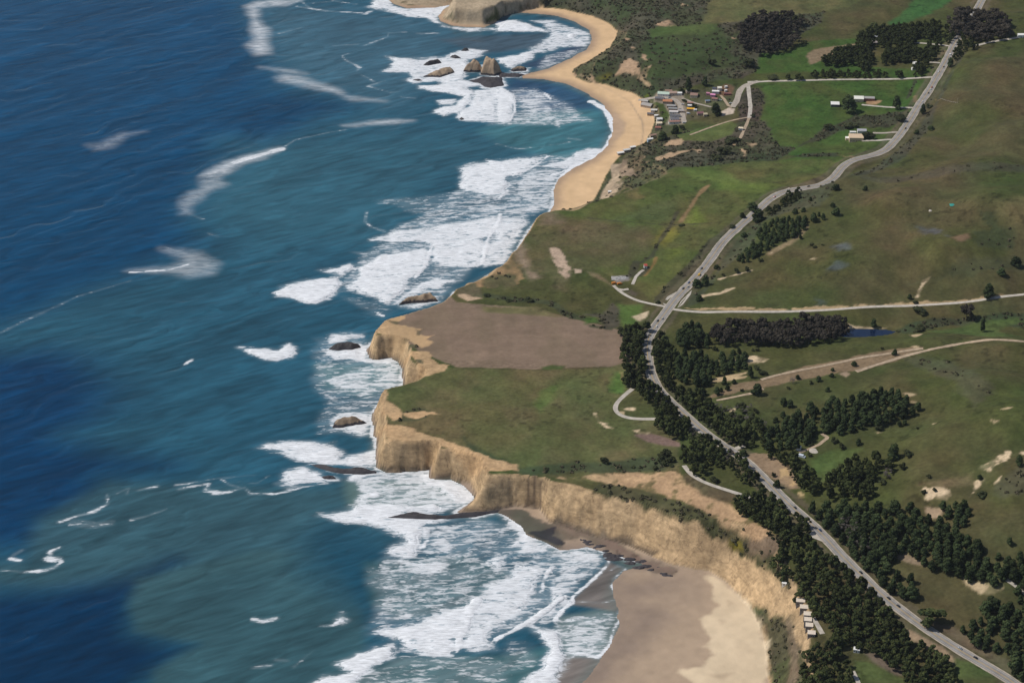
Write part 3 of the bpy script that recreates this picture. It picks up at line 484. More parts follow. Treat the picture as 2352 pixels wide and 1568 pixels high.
# ------------------------------------------------------------------ materials
def mat(name, col=(.5, .5, .5), rough=.8, var=.0, scale=1.0, bump=0.0, spec=.3, rand=0.0, metal=0.0, c2=None):
    m = bpy.data.materials.new(name); m.use_nodes = True; n = m.node_tree; p = n.nodes['Principled BSDF']
    p.inputs['Roughness'].default_value = rough; p.inputs['Specular IOR Level'].default_value = spec; p.inputs['Metallic'].default_value = metal
    tc = n.nodes.new('ShaderNodeTexCoord'); nz = n.nodes.new('ShaderNodeTexNoise'); nz.inputs['Scale'].default_value = scale; nz.inputs['Detail'].default_value = 5
    n.links.new(tc.outputs['Object'], nz.inputs['Vector'])
    mx = n.nodes.new('ShaderNodeMix'); mx.data_type = 'RGBA'; mx.clamp_factor = True
    a = tuple(c*(1-var) for c in col)+(1,); b = (tuple(min(1, c*(1+var)) for c in col) if c2 is None else c2)+(1,)
    mx.inputs[6].default_value = a; mx.inputs[7].default_value = b
    mr = n.nodes.new('ShaderNodeMapRange'); mr.inputs[1].default_value = .35; mr.inputs[2].default_value = .65
    n.links.new(nz.outputs[0], mr.inputs[0]); n.links.new(mr.outputs[0], mx.inputs[0])
    out = mx.outputs[2]
    if rand:
        oi = n.nodes.new('ShaderNodeObjectInfo'); hs = n.nodes.new('ShaderNodeHueSaturation')
        r1 = n.nodes.new('ShaderNodeMapRange'); r1.inputs[3].default_value = 1-rand; r1.inputs[4].default_value = 1+rand
        n.links.new(oi.outputs['Random'], r1.inputs[0]); n.links.new(r1.outputs[0], hs.inputs['Value']); n.links.new(out, hs.inputs['Color']); out = hs.outputs[0]
    n.links.new(out, p.inputs['Base Color'])
    if bump:
        bp = n.nodes.new('ShaderNodeBump'); bp.inputs['Strength'].default_value = .6; bp.inputs['Distance'].default_value = bump
        n.links.new(nz.outputs[0], bp.inputs['Height']); n.links.new(bp.outputs[0], p.inputs['Normal'])
    return m
def land_mat():
    m = bpy.data.materials.new('land'); m.use_nodes = True; n = m.node_tree; L = n.links; p = n.nodes['Principled BSDF']
    p.inputs['Roughness'].default_value = .95; p.inputs['Specular IOR Level'].default_value = .1
    at = n.nodes.new('ShaderNodeAttribute'); at.attribute_name = 'cover'
    ac = n.nodes.new('ShaderNodeAttribute'); ac.attribute_name = 'cliff'
    asc = n.nodes.new('ShaderNodeAttribute'); asc.attribute_name = 'scrub'
    geo = n.nodes.new('ShaderNodeNewGeometry')
    def noise(scale, detail=5, vec=None, dist=0.):
        z = n.nodes.new('ShaderNodeTexNoise'); z.inputs['Scale'].default_value = scale; z.inputs['Detail'].default_value = detail; z.inputs['Distortion'].default_value = dist
        L.new(vec or geo.outputs['Position'], z.inputs['Vector']); return z.outputs[0]
    def mrange(src, a, b, c, d):
        r = n.nodes.new('ShaderNodeMapRange'); r.inputs[1].default_value = a; r.inputs[2].default_value = b; r.inputs[3].default_value = c; r.inputs[4].default_value = d
        L.new(src, r.inputs[0]); return r.outputs[0]
    def math_(op, a, b):
        r = n.nodes.new('ShaderNodeMath'); r.operation = op
        for i, v in enumerate((a, b)):
            if isinstance(v, (int, float)): r.inputs[i].default_value = v
            else: L.new(v, r.inputs[i])
        return r.outputs[0]
    fine = mrange(noise(.22, 6), .3, .7, .80, 1.20); mid = mrange(noise(.035, 5, dist=.6), .3, .7, .84, 1.16)
    blot = mrange(noise(.11, 6), .40, .62, 1.0, 0.68)
    sb = n.nodes.new('ShaderNodeMix'); sb.data_type = 'FLOAT'; L.new(asc.outputs['Fac'], sb.inputs[0]); sb.inputs[2].default_value = 1; L.new(blot, sb.inputs[3])
    mp = n.nodes.new('ShaderNodeMapping'); mp.inputs['Scale'].default_value = (.05, .05, .35); L.new(geo.outputs['Position'], mp.inputs[0])
    strat = mrange(noise(1.0, 8, mp.outputs[0], .8), .3, .7, .86, 1.12)
    mp2 = n.nodes.new('ShaderNodeMapping'); mp2.inputs['Scale'].default_value = (.10, .10, .035); L.new(geo.outputs['Position'], mp2.inputs[0])
    flut = mrange(noise(1.0, 6, mp2.outputs[0], 1.2), .3, .62, .88, 1.06)
    cl = n.nodes.new('ShaderNodeMix'); cl.data_type = 'FLOAT'; L.new(ac.outputs['Fac'], cl.inputs[0]); cl.inputs[2].default_value = 1; L.new(math_('MULTIPLY', strat, flut), cl.inputs[3])
    ck1 = noise(.05, 7, None, 1.5); ck2 = math_('ABSOLUTE', math_('SUBTRACT', ck1, .5), 0)
    crack = mrange(ck2, 0, .018, .62, 1.0); stain = mrange(noise(.03, 6, None, .8), .40, .62, .80, 1.06)
    c2_ = n.nodes.new('ShaderNodeMix'); c2_.data_type = 'FLOAT'; L.new(ac.outputs['Fac'], c2_.inputs[0]); c2_.inputs[2].default_value = 1; L.new(math_('MULTIPLY', crack, stain), c2_.inputs[3])
    asd = n.nodes.new('ShaderNodeAttribute'); asd.attribute_name = 'sand'
    fm = n.nodes.new('ShaderNodeMix'); fm.data_type = 'FLOAT'; L.new(asd.outputs['Fac'], fm.inputs[0]); L.new(math_('MULTIPLY', math_('MULTIPLY', fine, mid), c2_.outputs[0]), fm.inputs[2]); L.new(mrange(noise(.02, 4), .3, .7, .96, 1.04), fm.inputs[3])
    f = math_('MULTIPLY', fm.outputs[0], math_('MULTIPLY', sb.outputs[0], cl.outputs[0]))
    vm = n.nodes.new('ShaderNodeVectorMath'); vm.operation = 'SCALE'; L.new(at.outputs['Color'], vm.inputs[0]); L.new(f, vm.inputs['Scale'])
    L.new(vm.outputs[0], p.inputs['Base Color'])
    bp = n.nodes.new('ShaderNodeBump'); bp.inputs['Strength'].default_value = .7; L.new(mrange(asc.outputs['Fac'], 0, 1, .5, 1.6), bp.inputs['Distance'])
    L.new(math_('ADD', noise(.18, 6), math_('MULTIPLY', ac.outputs['Fac'], math_('ADD', strat, flut))), bp.inputs['Height']); L.new(bp.outputs[0], p.inputs['Normal'])
    return m
def sea_mat():
    m = bpy.data.materials.new('sea_water'); m.use_nodes = True; n = m.node_tree; L = n.links; p = n.nodes['Principled BSDF']
    at = n.nodes.new('ShaderNodeAttribute'); at.attribute_name = 'tint'
    af = n.nodes.new('ShaderNodeAttribute'); af.attribute_name = 'foam'
    asf = n.nodes.new('ShaderNodeAttribute'); asf.attribute_name = 'softfoam'
    geo = n.nodes.new('ShaderNodeNewGeometry')
    def noise(sc, scale, detail=5, dist=0., rot=0.):
        mp = n.nodes.new('ShaderNodeMapping'); mp.inputs['Scale'].default_value = sc; vr = n.nodes.new('ShaderNodeVectorRotate'); vr.rotation_type = 'Z_AXIS'; vr.inputs['Angle'].default_value = -rot; L.new(geo.outputs['Position'], vr.inputs['Vector']); L.new(vr.outputs[0], mp.inputs[0])
        z = n.nodes.new('ShaderNodeTexNoise'); z.inputs['Scale'].default_value = scale; z.inputs['Detail'].default_value = detail; z.inputs['Distortion'].default_value = dist
        L.new(mp.outputs[0], z.inputs['Vector']); return z.outputs[0]
    def mrange(src, a, b, c, d, smooth=False):
        r = n.nodes.new('ShaderNodeMapRange'); r.inputs[1].default_value = a; r.inputs[2].default_value = b; r.inputs[3].default_value = c; r.inputs[4].default_value = d
        if smooth: r.interpolation_type = 'SMOOTHSTEP'
        L.new(src, r.inputs[0]); return r.outputs[0]
    def math_(op, a, b):
        r = n.nodes.new('ShaderNodeMath'); r.operation = op
        for i, v in enumerate((a, b)):
            if isinstance(v, (int, float)): r.inputs[i].default_value = v
            else: L.new(v, r.inputs[i])
        return r.outputs[0]
    streak = noise((.040, .17, 1), 1.0, 10, .7, .10)       # wind-drawn foam lace
    lace = noise((.10, .26, 1), 1.0, 8, 1.2)
    sn = math_('ADD', math_('MULTIPLY', streak, .6), math_('MULTIPLY', lace, .4))
    # density d: foam where noise > 1-d (mapped)
    thr = mrange(af.outputs['Fac'], 0, 1, .68, .31)
    fo = mrange(math_('SUBTRACT', sn, thr), -.045, .085, 0, 1, True)
    fo = math_('MULTIPLY', fo, mrange(af.outputs['Fac'], .02, .14, 0, 1))
    fo = math_('MULTIPLY', fo, mrange(af.outputs['Fac'], .2, .9, .50, 1.0))
    fs = math_('MULTIPLY', asf.outputs['Fac'], mrange(noise((.035, .13, 1), 1.0, 7, .6), 0.30, .60, .40, 1.0))
    fo = math_('MAXIMUM', fo, fs)
    fine = mrange(noise((.10, .5, 1), 1.0, 7, .5), .33, .66, .66, 1.0)
    # ripple tone
    swell = noise((.0035, .021, 1), 1.0, 4, .35, .80)
    rip = noise((.020, .105, 1), 1.0, 6, .35, .50)
    tone = math_('MULTIPLY', mrange(rip, .3, .7, .76, 1.26), mrange(swell, .3, .7, .76, 1.22))
    vs = n.nodes.new('ShaderNodeVectorMath'); vs.operation = 'SCALE'; L.new(at.outputs['Color'], vs.inputs[0]); L.new(tone, vs.inputs['Scale'])
    milk = math_('MULTIPLY', math_('POWER', af.outputs['Fac'], 1.4), mrange(noise((.018, .05, 1), 1.0, 6, .8), .3, .62, .22, .80))
    mk = n.nodes.new('ShaderNodeMix'); mk.data_type = 'RGBA'; L.new(milk, mk.inputs[0]); L.new(vs.outputs[0], mk.inputs[6]); mk.inputs[7].default_value = (.50, .58, .62, 1)
    wc = n.nodes.new('ShaderNodeVectorMath'); wc.operation = 'SCALE'; wc.inputs[0].default_value = (.88, .90, .93); L.new(fine, wc.inputs['Scale'])
    mx = n.nodes.new('ShaderNodeMix'); mx.data_type = 'RGBA'; L.new(fo, mx.inputs[0]); L.new(mk.outputs[2], mx.inputs[6]); L.new(wc.outputs[0], mx.inputs[7])
    L.new(mx.outputs[2], p.inputs['Base Color'])
    L.new(mrange(fo, 0, 1, .14, .9), p.inputs['Roughness']); p.inputs['IOR'].default_value = 1.333; p.inputs['Specular IOR Level'].default_value = .26
    bp = n.nodes.new('ShaderNodeBump'); bp.inputs['Strength'].default_value = .35; bp.inputs['Distance'].default_value = 1.2
    h = math_('ADD', math_('MULTIPLY', rip, 1.0), math_('ADD', math_('MULTIPLY', swell, 4.0), math_('MULTIPLY', fo, .35)))
    L.new(h, bp.inputs['Height']); L.new(bp.outputs[0], p.inputs['Normal'])
    return m
# ------------------------------------------------------------------ mesh helpers
C = scene.collection
def mesh_np(name, V, Fq, m=None, smooth=False, attrs=None, col=None):
    me = bpy.data.meshes.new(name); V = np.ascontiguousarray(V, np.float32); Fq = np.ascontiguousarray(Fq, np.int32); k = Fq.shape[1]
    me.vertices.add(len(V)); me.vertices.foreach_set('co', V.ravel())
    me.loops.add(Fq.size); me.loops.foreach_set('vertex_index', Fq.ravel())
    me.polygons.add(len(Fq)); me.polygons.foreach_set('loop_start', np.arange(len(Fq), dtype=np.int32)*k)
    if smooth: me.polygons.foreach_set('use_smooth', np.ones(len(Fq), bool))
    me.update(calc_edges=True)
    for nm, a in (attrs or {}).items():
        if a.ndim == 2:
            at = me.attributes.new(nm, 'FLOAT_COLOR', 'POINT'); at.data.foreach_set('color', np.concatenate([a, np.ones((len(a), 1))], 1).astype(np.float32).ravel())
        else:
            at = me.attributes.new(nm, 'FLOAT', 'POINT'); at.data.foreach_set('value', a.astype(np.float32))
    if m: me.materials.append(m)
    return me
def link(name, me, parent=None, **kw):
    o = bpy.data.objects.new(name, me); C.objects.link(o)
    if parent: o.parent = parent
    for k, v in kw.items(): o[k] = v
    return o
def grid_faces(nx, ny, keep=None):
    i, j = np.meshgrid(np.arange(nx-1), np.arange(ny-1), indexing='ij'); a = i*ny+j
    Fq = np.stack([a, a+ny, a+ny+1, a+1], -1)
    return Fq[keep] if keep is not None else Fq.reshape(-1, 4)
nx, ny = X.shape
low = H < -4.5
keep = ~(low[:-1, :-1] & low[1:, :-1] & low[1:, 1:] & low[:-1, 1:])
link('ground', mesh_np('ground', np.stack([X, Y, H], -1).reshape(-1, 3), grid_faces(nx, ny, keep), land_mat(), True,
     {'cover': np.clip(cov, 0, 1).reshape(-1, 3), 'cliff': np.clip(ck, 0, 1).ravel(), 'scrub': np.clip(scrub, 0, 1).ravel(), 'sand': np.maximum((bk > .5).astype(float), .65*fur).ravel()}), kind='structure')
# ------------------------------------------------------------------ sea
s = Grid(axis([(-4500, -860, 120), (-860, 470, 3.0), (470, 800, 20)]), axis([(200, 1730, 60), (1730, 2700, 2.8), (2700, 4560, 4.2), (4560, 7600, 100)]))
SX, SY = s.X, s.Y
shore = sdist(Lw, SX, SY)
foam = np.zeros(SX.shape); soft = foam.copy(); sw1 = fbm(SX*.5, SY, 26, 80, 4)
def foamp(k, pts, d, edge=9.0, warp=9, stroke=None, softf=False, world=None):
    w = at_z(Z(k, pts), 0) if world is None else world
    m = edge+warp+(stroke or 0)+4
    a, b = s.win(w[:, 0].min()-m, w[:, 0].max()+m, w[:, 1].min()-m, w[:, 1].max()+m)
    if SX[a, b].size == 0: return
    x = SX[a, b]; y = SY[a, b]
    q = (stroke-dist_line(x, y, w)) if stroke else sdist(w, x, y)
    q = q+warp*sw1[a, b]*1.2; v = d*sstep(-edge, edge, q)
    T = soft if softf else foam
    T[a, b] = np.maximum(T[a, b], v)
FO = [('J',.97,[(80,1075),(130,1035),(330,990),(500,955),(560,950),(575,990),(560,1050),(500,1110),(400,1165),(330,1165),(200,1110),(100,1100)]),
('J',.97,[(390,910),(530,890),(640,850),(680,870),(670,905),(590,950),(560,950),(430,925)]),
('J',.92,[(700,870),(850,800),(1100,750),(1190,735),(1225,770),(1200,860),(1140,930),(1080,1030),(990,1110),(900,1160),(780,1090),(580,1040),(640,1000),(700,950)]),
('J',.86,[(960,620),(1200,590),(1500,540),(1700,500),(1740,525),(1690,600),(1640,700),(1620,800),(1580,890),(1400,880),(1230,850),(1220,760),(1190,700),(950,720),(800,690)]),
('J',.62,[(630,770),(900,770),(1180,700),(1200,740),(850,800),(700,800)]),
('J',.8,[(1740,520),(1950,525),(1900,640),(1840,740),(1740,860),(1600,900),(1640,740),(1700,600)]),
('J',.84,[(1090,1030),(1150,980),(1420,970),(1340,1040),(1310,1115),(1230,1060),(1050,1110),(970,1150),(1000,1100)]),
('J',.72,[(980,1160),(1280,1130),(1300,1130),(1150,1180),(1000,1180)]),
('J',.58,[(1250,500),(1500,460),(1750,400),(2100,420),(2130,460),(1980,500),(1740,510)]),
('J',.88,[(1420,155),(1650,130),(1800,90),(2060,75),(2085,90),(1960,170),(1830,220),(1820,290),(1790,330),(1730,390),(1500,340),(1410,310),(1440,220)]),
('J',.62,[(1840,230),(1960,180),(2100,110),(2352,60),(2352,130),(2200,190),(2110,300),(2150,390),(2120,450),(1900,420),(1830,330)]),
('A',.82,[(20,440),(100,370),(400,350),(400,400),(250,420),(60,480)]),
('A',.93,[(30,520),(120,540),(350,490),(410,480),(430,590),(600,600),(700,620),(600,650),(400,640),(250,600),(130,610)]),
('A',.66,[(0,780),(200,700),(450,640),(700,620),(735,700),(720,820),(600,860),(350,940),(250,910),(100,850)]),
('J',1.0,[(-180,1470),(0,1490),(120,1500),(190,1450),(230,1480),(200,1540),(100,1560),(0,1550),(-100,1520)]),
('A',.75,[(100,1110),(250,1060),(440,1080),(455,1180),(460,1260),(350,1300),(200,1240),(90,1215),(40,1180)]),
('A',.93,[(-30,1568),(-80,1420),(120,1340),(190,1400),(150,1500),(200,1500),(490,1400),(495,1568)]),
('I',.9,[(1720,70),(1800,30),(2100,20),(2230,30),(2300,70),(2230,150),(2060,160),(1900,100)]),
('I',.9,[(1840,300),(1900,210),(2060,180),(2180,220),(2160,290),(1950,330)]),
('B',.92,[(-50,160),(230,140),(240,260),(-50,260)]),('B',.66,[(0,330),(250,300),(700,280),(705,360),(960,380),(1120,530),(1000,640),(800,650),(600,600),(100,590)]),
('B',.92,[(0,310),(340,295),(690,285),(700,300),(340,340),(0,370)]),
('B',.97,[(620,330),(700,300),(705,365),(900,365),(980,400),(1120,520),(1060,570),(940,640),(880,500),(780,440),(650,430)]),
('B',.95,[(200,450),(280,470),(270,520),(100,540)]),
('B',.94,[(-200,680),(0,640),(100,600),(300,590),(560,600),(760,570),(820,600),(800,660),(560,640),(350,690),(630,730),(1000,700),(1130,700),(1000,740),(660,770),(680,800),(670,950),(600,990),(590,1050),(500,1075),(270,1020),(480,940),(400,850),(150,770),(-100,720)]),
('B',.68,[(670,780),(1100,720),(1040,800),(950,900),(900,1040),(640,1010),(680,900)]),
('B',.88,[(1110,690),(1310,645),(1400,695),(1540,780),(1585,880),(1520,960),(1400,1000),(1330,1010),(1420,950),(1520,870),(1400,760),(1300,700),(1150,720)]),
('B',.8,[(1570,850),(1700,905),(1880,1000),(1700,1040),(1500,1060),(1430,1020),(1520,950)]),
('B',.78,[(420,1080),(800,1090),(910,1110),(850,1180),(700,1210),(500,1150)]),
('B',.93,[(1150,1110),(1270,1040),(1420,1010),(1430,1080),(1380,1180),(1300,1210),(1260,1170)]),
('K',.82,[(1400,790),(1450,720),(1480,650),(1650,600),(1700,450),(1790,490),(2060,530),(1990,630),(1960,760),(1870,790),(1850,900),(1760,990),(1650,1080),(1500,1140),(1600,1280),(1400,1300),(1210,1270),(1300,1050),(1350,900),(1400,850)]),
('K',.93,[(470,1090),(650,1050),(870,1000),(1090,930),(1280,890),(1380,820),(1390,850),(1330,960),(1300,1060),(1230,1160),(1210,1280),(1150,1330),(900,1310),(700,1260),(670,1210),(560,1150)]),
('K',1.,[(130,1400),(300,1290),(500,1240),(640,1205),(690,1215),(640,1350),(500,1400),(390,1470),(280,1480)]),
('K',1.,[(0,1500),(200,1490),(340,1490),(320,1530),(260,1600),(-50,1700),(-150,1600)]),
('K',.95,[(1850,990),(1900,1060),(2100,1110),(2140,1180),(2170,1320),(2120,1450),(2060,1568),(1900,1700),(1700,1700),(1750,1560),(1950,1470),(2010,1380),(2030,1250),(1960,1150),(1870,1080)]),
('K',.72,[(1990,640),(2130,570),(2300,520),(2352,600),(2330,700),(2220,790),(2130,930),(2000,1040),(1900,1030),(2060,880),(1990,830),(1970,740)]),
('M',.7,[(0,400),(200,340),(400,390),(480,470),(420,560),(300,650),(150,800),(150,850),(40,960),(0,980)]),
('M',.6,[(0,1010),(380,930),(560,920),(570,1010),(520,1080),(500,1200),(430,1300),(380,1325),(80,1310),(50,1150),(0,1120)]),
('M',.7,[(300,370),(480,340),(640,390),(690,440),(560,430)]),('M',.65,[(-50,350),(100,290),(400,370),(250,400)]),
('K',.42,[(440,560),(700,500),(1000,640),(1300,900),(900,960),(500,830),(430,650)]),
('K',.42,[(700,1320),(1500,1320),(1700,1420),(1700,1700),(300,1700),(400,1480)]),('K',.40,[(1640,1130),(1900,1240),(1900,1420),(1700,1480),(1600,1300)]),
('K',.50,[(950,150),(1450,120),(1700,250),(1400,450),(1200,500),(950,400)]),('K',.5,[(400,1070),(600,1060),(700,1160),(560,1170)]),
('J',.36,[(840,400),(1250,360),(1450,330),(1300,480),(1100,500),(1000,440)]),('J',.36,[(580,1100),(850,1130),(950,1200),(870,1250),(700,1190)]),('A',.38,[(0,560),(150,640),(400,650),(200,760),(-50,800)]),
('N1',.9,[(1190,60),(1300,-20),(1430,-20),(1440,50),(1540,80),(1700,70),(1980,20),(1900,100),(1820,160),(1850,200),(1950,230),(2230,250),(2352,240),(2352,275),(2100,285),(1850,240),(1700,160),(1550,140),(1400,100)]),
('N1',.86,[(1360,500),(1500,520),(1700,520),(1900,520),(2000,450),(2100,430),(2280,450),(2200,500),(2100,540),(2100,640),(2080,720),(2200,760),(2060,780),(1800,730),(1600,760),(1480,720),(1600,690),(1560,650),(1290,650),(1400,600),(1440,560)]),
('N1',.96,[(1600,750),(2050,760),(2150,830),(2120,900),(2050,970),(1990,1010),(1880,1040),(1770,1015),(1800,980),(2000,950),(2040,870),(1900,850),(1650,790)]),
('N1',.8,[(1820,900),(1990,880),(1950,930),(1850,930)]),('N1',.88,[(2150,820),(2352,800),(2352,1100),(2060,1090),(1980,1060),(2000,1020),(2100,960)]),
('N2',.95,[(-10,800),(60,800),(140,850),(165,970),(130,1060),(60,1110),(-10,1080)]),
('N2',.6,[(160,900),(350,800),(480,890),(520,1000),(560,1060),(740,990),(810,1080),(560,1110),(400,1130),(130,1110),(170,1000)]),
('N2',1.,[(530,1085),(580,1110),(560,1145),(530,1130)]),('N2',.97,[(-20,190),(150,180),(300,210),(400,250),(460,290),(300,280),(-20,290)]),
('N2',.72,[(300,190),(500,180),(660,240),(800,280),(855,300),(850,380),(800,420),(600,440),(400,480),(250,500),(300,420),(450,350),(480,290),(380,220)]),
('N2',1.,[(630,330),(680,300),(710,350),(670,410)]),('N2',.88,[(0,530),(200,490),(330,430),(360,450),(340,520),(200,580),(150,630),(50,600)]),
('N2',.85,[(820,1320),(980,1330),(960,1380),(850,1440),(600,1520),(300,1500),(560,1430)]),('N2',.5,[(420,500),(700,430),(820,420),(760,470),(560,560),(400,620)]),
('N2',.9,[(-80,1430),(100,1440),(380,1400),(440,1390),(300,1500),(100,1600),(-100,1600)]),
('I',.95,[(2250,1210),(2290,1180),(2310,1210),(2290,1225)]),('K',1.,[(120,1015),(170,960),(210,1000),(180,1020)]),('K',1.,[(750,1000),(765,950),(785,995)]),('I',.85,[(2150,510),(2352,505),(2352,560),(2250,550)])]
FO += [('J',.50,[(560,1000),(700,800),(960,620),(1400,340),(1480,130),(2000,60),(2352,60),(2150,440),(1950,520),(1500,950),(1290,1130),(900,1180)]),
 ('K',.47,[(520,480),(700,250),(1400,60),(1850,200),(2150,380),(2352,500),(2200,800),(1900,1040),(1650,1150),(1250,1300),(700,1250),(450,1080)]),
 ('N2',.46,[(-100,820),(350,780),(700,960),(850,1080),(600,1130),(-100,1130)]), ('A',.42,[(-60,420),(400,340),(420,620),(740,640),(720,850),(450,1080),(450,1260),(-40,1260),(50,1000),(-80,850)])]
for k, d, q in FO: foamp(k, q, d*(.93 if d < .97 else .985))
SO = [('N1',.85,[(110,50),(180,25),(400,0),(600,0),(450,50),(220,70),(215,150),(250,230),(310,270),(300,380),(330,480),(200,490),(110,410),(180,360),(170,300),(160,200),(140,120)]),
('N1',.62,[(390,690),(450,670),(560,680),(900,790),(1000,850),(1200,880),(1350,905),(1050,890),(900,830),(600,770),(410,730)]),('N1',.6,[(240,600),(400,610),(560,640),(640,660),(540,660)]),
('N1',.85,[(980,1125),(1200,1095),(1380,1075),(1600,1080),(1450,1095),(1250,1110),(1100,1130)]),
('H',.35,[(780,510),(900,500),(1000,440),(1100,400),(1290,390),(1150,430),(1000,530),(850,560)]),
('H',.9,[(1800,790),(1950,700),(2180,620),(2352,580),(2500,540),(2352,620),(2150,680),(2060,740),(1960,780),(1880,800)]),
('H',.48,[(1810,800),(1960,790),(1980,840),(2020,860),(1860,930),(1800,1000),(1700,1060),(1690,1120),(1640,1120),(1610,1030),(1700,930),(1800,900)]),
('P',.5,[(295,620),(380,612),(430,602),(370,570),(460,580),(503,605),(490,630),(440,636),(390,628)])]
for k, d, q in SO: foamp(k, q, d*.80, 14, 5, softf=True)
ST = [('J',1.,4,[(2085,75),(1960,165),(1820,220)]),('J',.9,2.5,[(1820,260),(1825,300),(1880,335)]),('J',1.,3.5,[(1790,325),(1720,390)]),('J',1.,3.5,[(1735,500),(1720,560),(1640,690),(1630,760),(1600,860)]),
('J',1.,3.5,[(1225,760),(1200,850),(1110,970)]),('J',.95,5,[(2352,120),(2280,160),(2120,210)]),('J',.55,2,[(760,480),(745,550),(790,590),(890,625)]),('J',.4,3,[(850,420),(1100,400),(1250,380)]),('J',.5,3,[(1180,500),(1290,460)]),
('J',.9,2.5,[(840,1220),(880,1240)]),('K',1.,5,[(760,1120),(700,1170)]),('K',1.,5,[(2180,790),(2060,880),(1900,1000),(1740,1080),(1560,1180)]),('K',1.,4,[(2060,530),(1990,640),(1970,750)]),('K',1.,4,[(1390,830),(1330,960),(1300,1060),(1230,1160),(1210,1280)]),
('K',1.,4,[(935,190),(935,300),(910,350)]),('K',1.,5,[(1560,30),(1680,90),(1780,150),(1830,220),(1810,290)]),
('M',1.,3,[(390,385),(450,420),(480,470),(460,520),(380,600),(250,720),(160,790),(150,850),(60,920),(0,1000)]),('M',.9,2.4,[(565,920),(575,1010),(515,1100),(495,1220),(430,1300),(370,1330),(200,1300)]),
('M',.95,2.2,[(700,590),(600,620),(530,660),(510,700),(560,810),(640,910)]),('M',.7,1.8,[(200,840),(400,850),(520,830)]),('M',.7,2,[(490,560),(560,520),(640,545),(560,600),(520,640)]),('M',.6,2,[(0,1370),(100,1360),(200,1300)]),
('N1',.9,7,[(0,1460),(150,1410),(300,1370),(430,1330)]),('N1',.6,3,[(440,1320),(550,1250),(720,1215),(850,1185),(1000,1160)]),('N1',.6,3,[(1030,480),(970,500),(1000,540),(1130,600),(1090,650),(1200,700),(1250,730)]),
('N1',.6,3,[(1360,720),(1200,770),(1300,800),(1410,825)]),('N1',.5,3,[(890,410),(1110,400)]),('N1',.6,3,[(1170,410),(1250,380),(1380,330),(1380,300),(1540,290)]),('N1',.5,3,[(1640,300),(1830,300)]),('N1',.5,4,[(400,300),(600,250)]),
('N1',.65,4,[(560,60),(700,80),(820,100),(1000,110),(1180,125),(1230,100)]),('N1',.6,4,[(480,40),(600,10),(660,60),(700,80)]),('N1',.45,4,[(700,30),(900,10),(1100,40)]),('N1',.5,3,[(1500,870),(1620,880)]),
('N2',.97,3,[(40,795),(120,840),(160,920),(160,1000),(110,1080)]),('N2',.9,2.5,[(360,795),(440,840),(485,890)]),('N2',.97,7,[(850,910),(980,980),(1025,1080),(1050,1200),(1005,1290),(950,1370),(850,1430),(700,1490),(590,1568)]),
('N2',.5,3,[(0,1290),(180,1330),(400,1310),(560,1290),(650,1270)]),('N2',.5,3,[(640,1240),(750,1250)]),('P',.9,3,[(300,625),(390,620),(432,608)]),('H',.4,3,[(1690,1130),(1820,1180)]),('H',.4,4,[(1860,1300),(1950,1330)]),
('P',.3,3,[(0,765),(60,735),(180,680),(300,645)]),('P',.7,2.5,[(425,836),(440,826)]),('P',.35,3,[(380,568),(420,580)]),
('I',.75,2.6,[(0,885),(90,890),(180,895),(300,885),(370,860),(420,825),(400,800),(340,800),(330,760),(400,730)]),('I',.9,4.5,[(70,805),(130,815)]),('I',.9,4.5,[(315,805),(370,815)]),('I',1.,3.5,[(160,893),(260,889)]),('I',.5,3,[(90,780),(150,745)]),
('I',.8,2.6,[(400,555),(520,515),(640,490),(720,440),(720,370)]),('I',.95,4,[(600,495),(700,450)]),('I',.6,4,[(780,370),(860,330),(850,370)]),('I',.85,3,[(920,345),(1050,320)]),('I',.6,2.4,[(1180,310),(1340,290),(1500,260),(1700,250)]),
('I',.7,2.8,[(1200,340),(1400,300),(1380,350),(1500,360),(1620,330),(1540,310),(1480,270),(1560,260)]),('I',.9,2.8,[(1430,370),(1530,360),(1640,325),(1680,370),(1850,370),(2050,320),(2200,300)]),('I',.7,2.6,[(1600,290),(1720,300),(1800,250)]),
('I',.55,5,[(880,545),(980,520),(1110,475)]),('I',.38,8,[(500,560),(640,580),(740,560)]),('I',.8,2.8,[(1700,1210),(1760,1225),(1850,1205)]),('I',.95,2.8,[(2150,1255),(2240,1250),(2280,1205)]),('I',.5,3,[(1850,1480),(1930,1490)]),('I',.6,3,[(1700,1530),(1820,1520)]),('I',.4,3,[(1970,1530),(2100,1420)])]
for k, d, w, q in ST:
    if k in ('I', 'N1', 'H') : d, w = d*.84, w*.78
    foamp(k, q, d*.97, 2.6, 3.0 if w < 3.6 else 4.5, stroke=w*.92)
foam = np.where(foam < .97, foam*(1+.13*fbm(SX, SY*1.3, 34, 88, 3)), foam)
# swash along rocks and cliffs
rocky_shore = ((np.abs(shore) < 9) & ((SY > 2010) & (SY < 3120)) | ((shore > -8) & (SY > 3900) & (SX < 60)))
foam = np.maximum(foam, np.where(rocky_shore & (shore < 3), .70*(1-sstep(2, 9, -shore)), 0))
foam[shore > 12] = 0
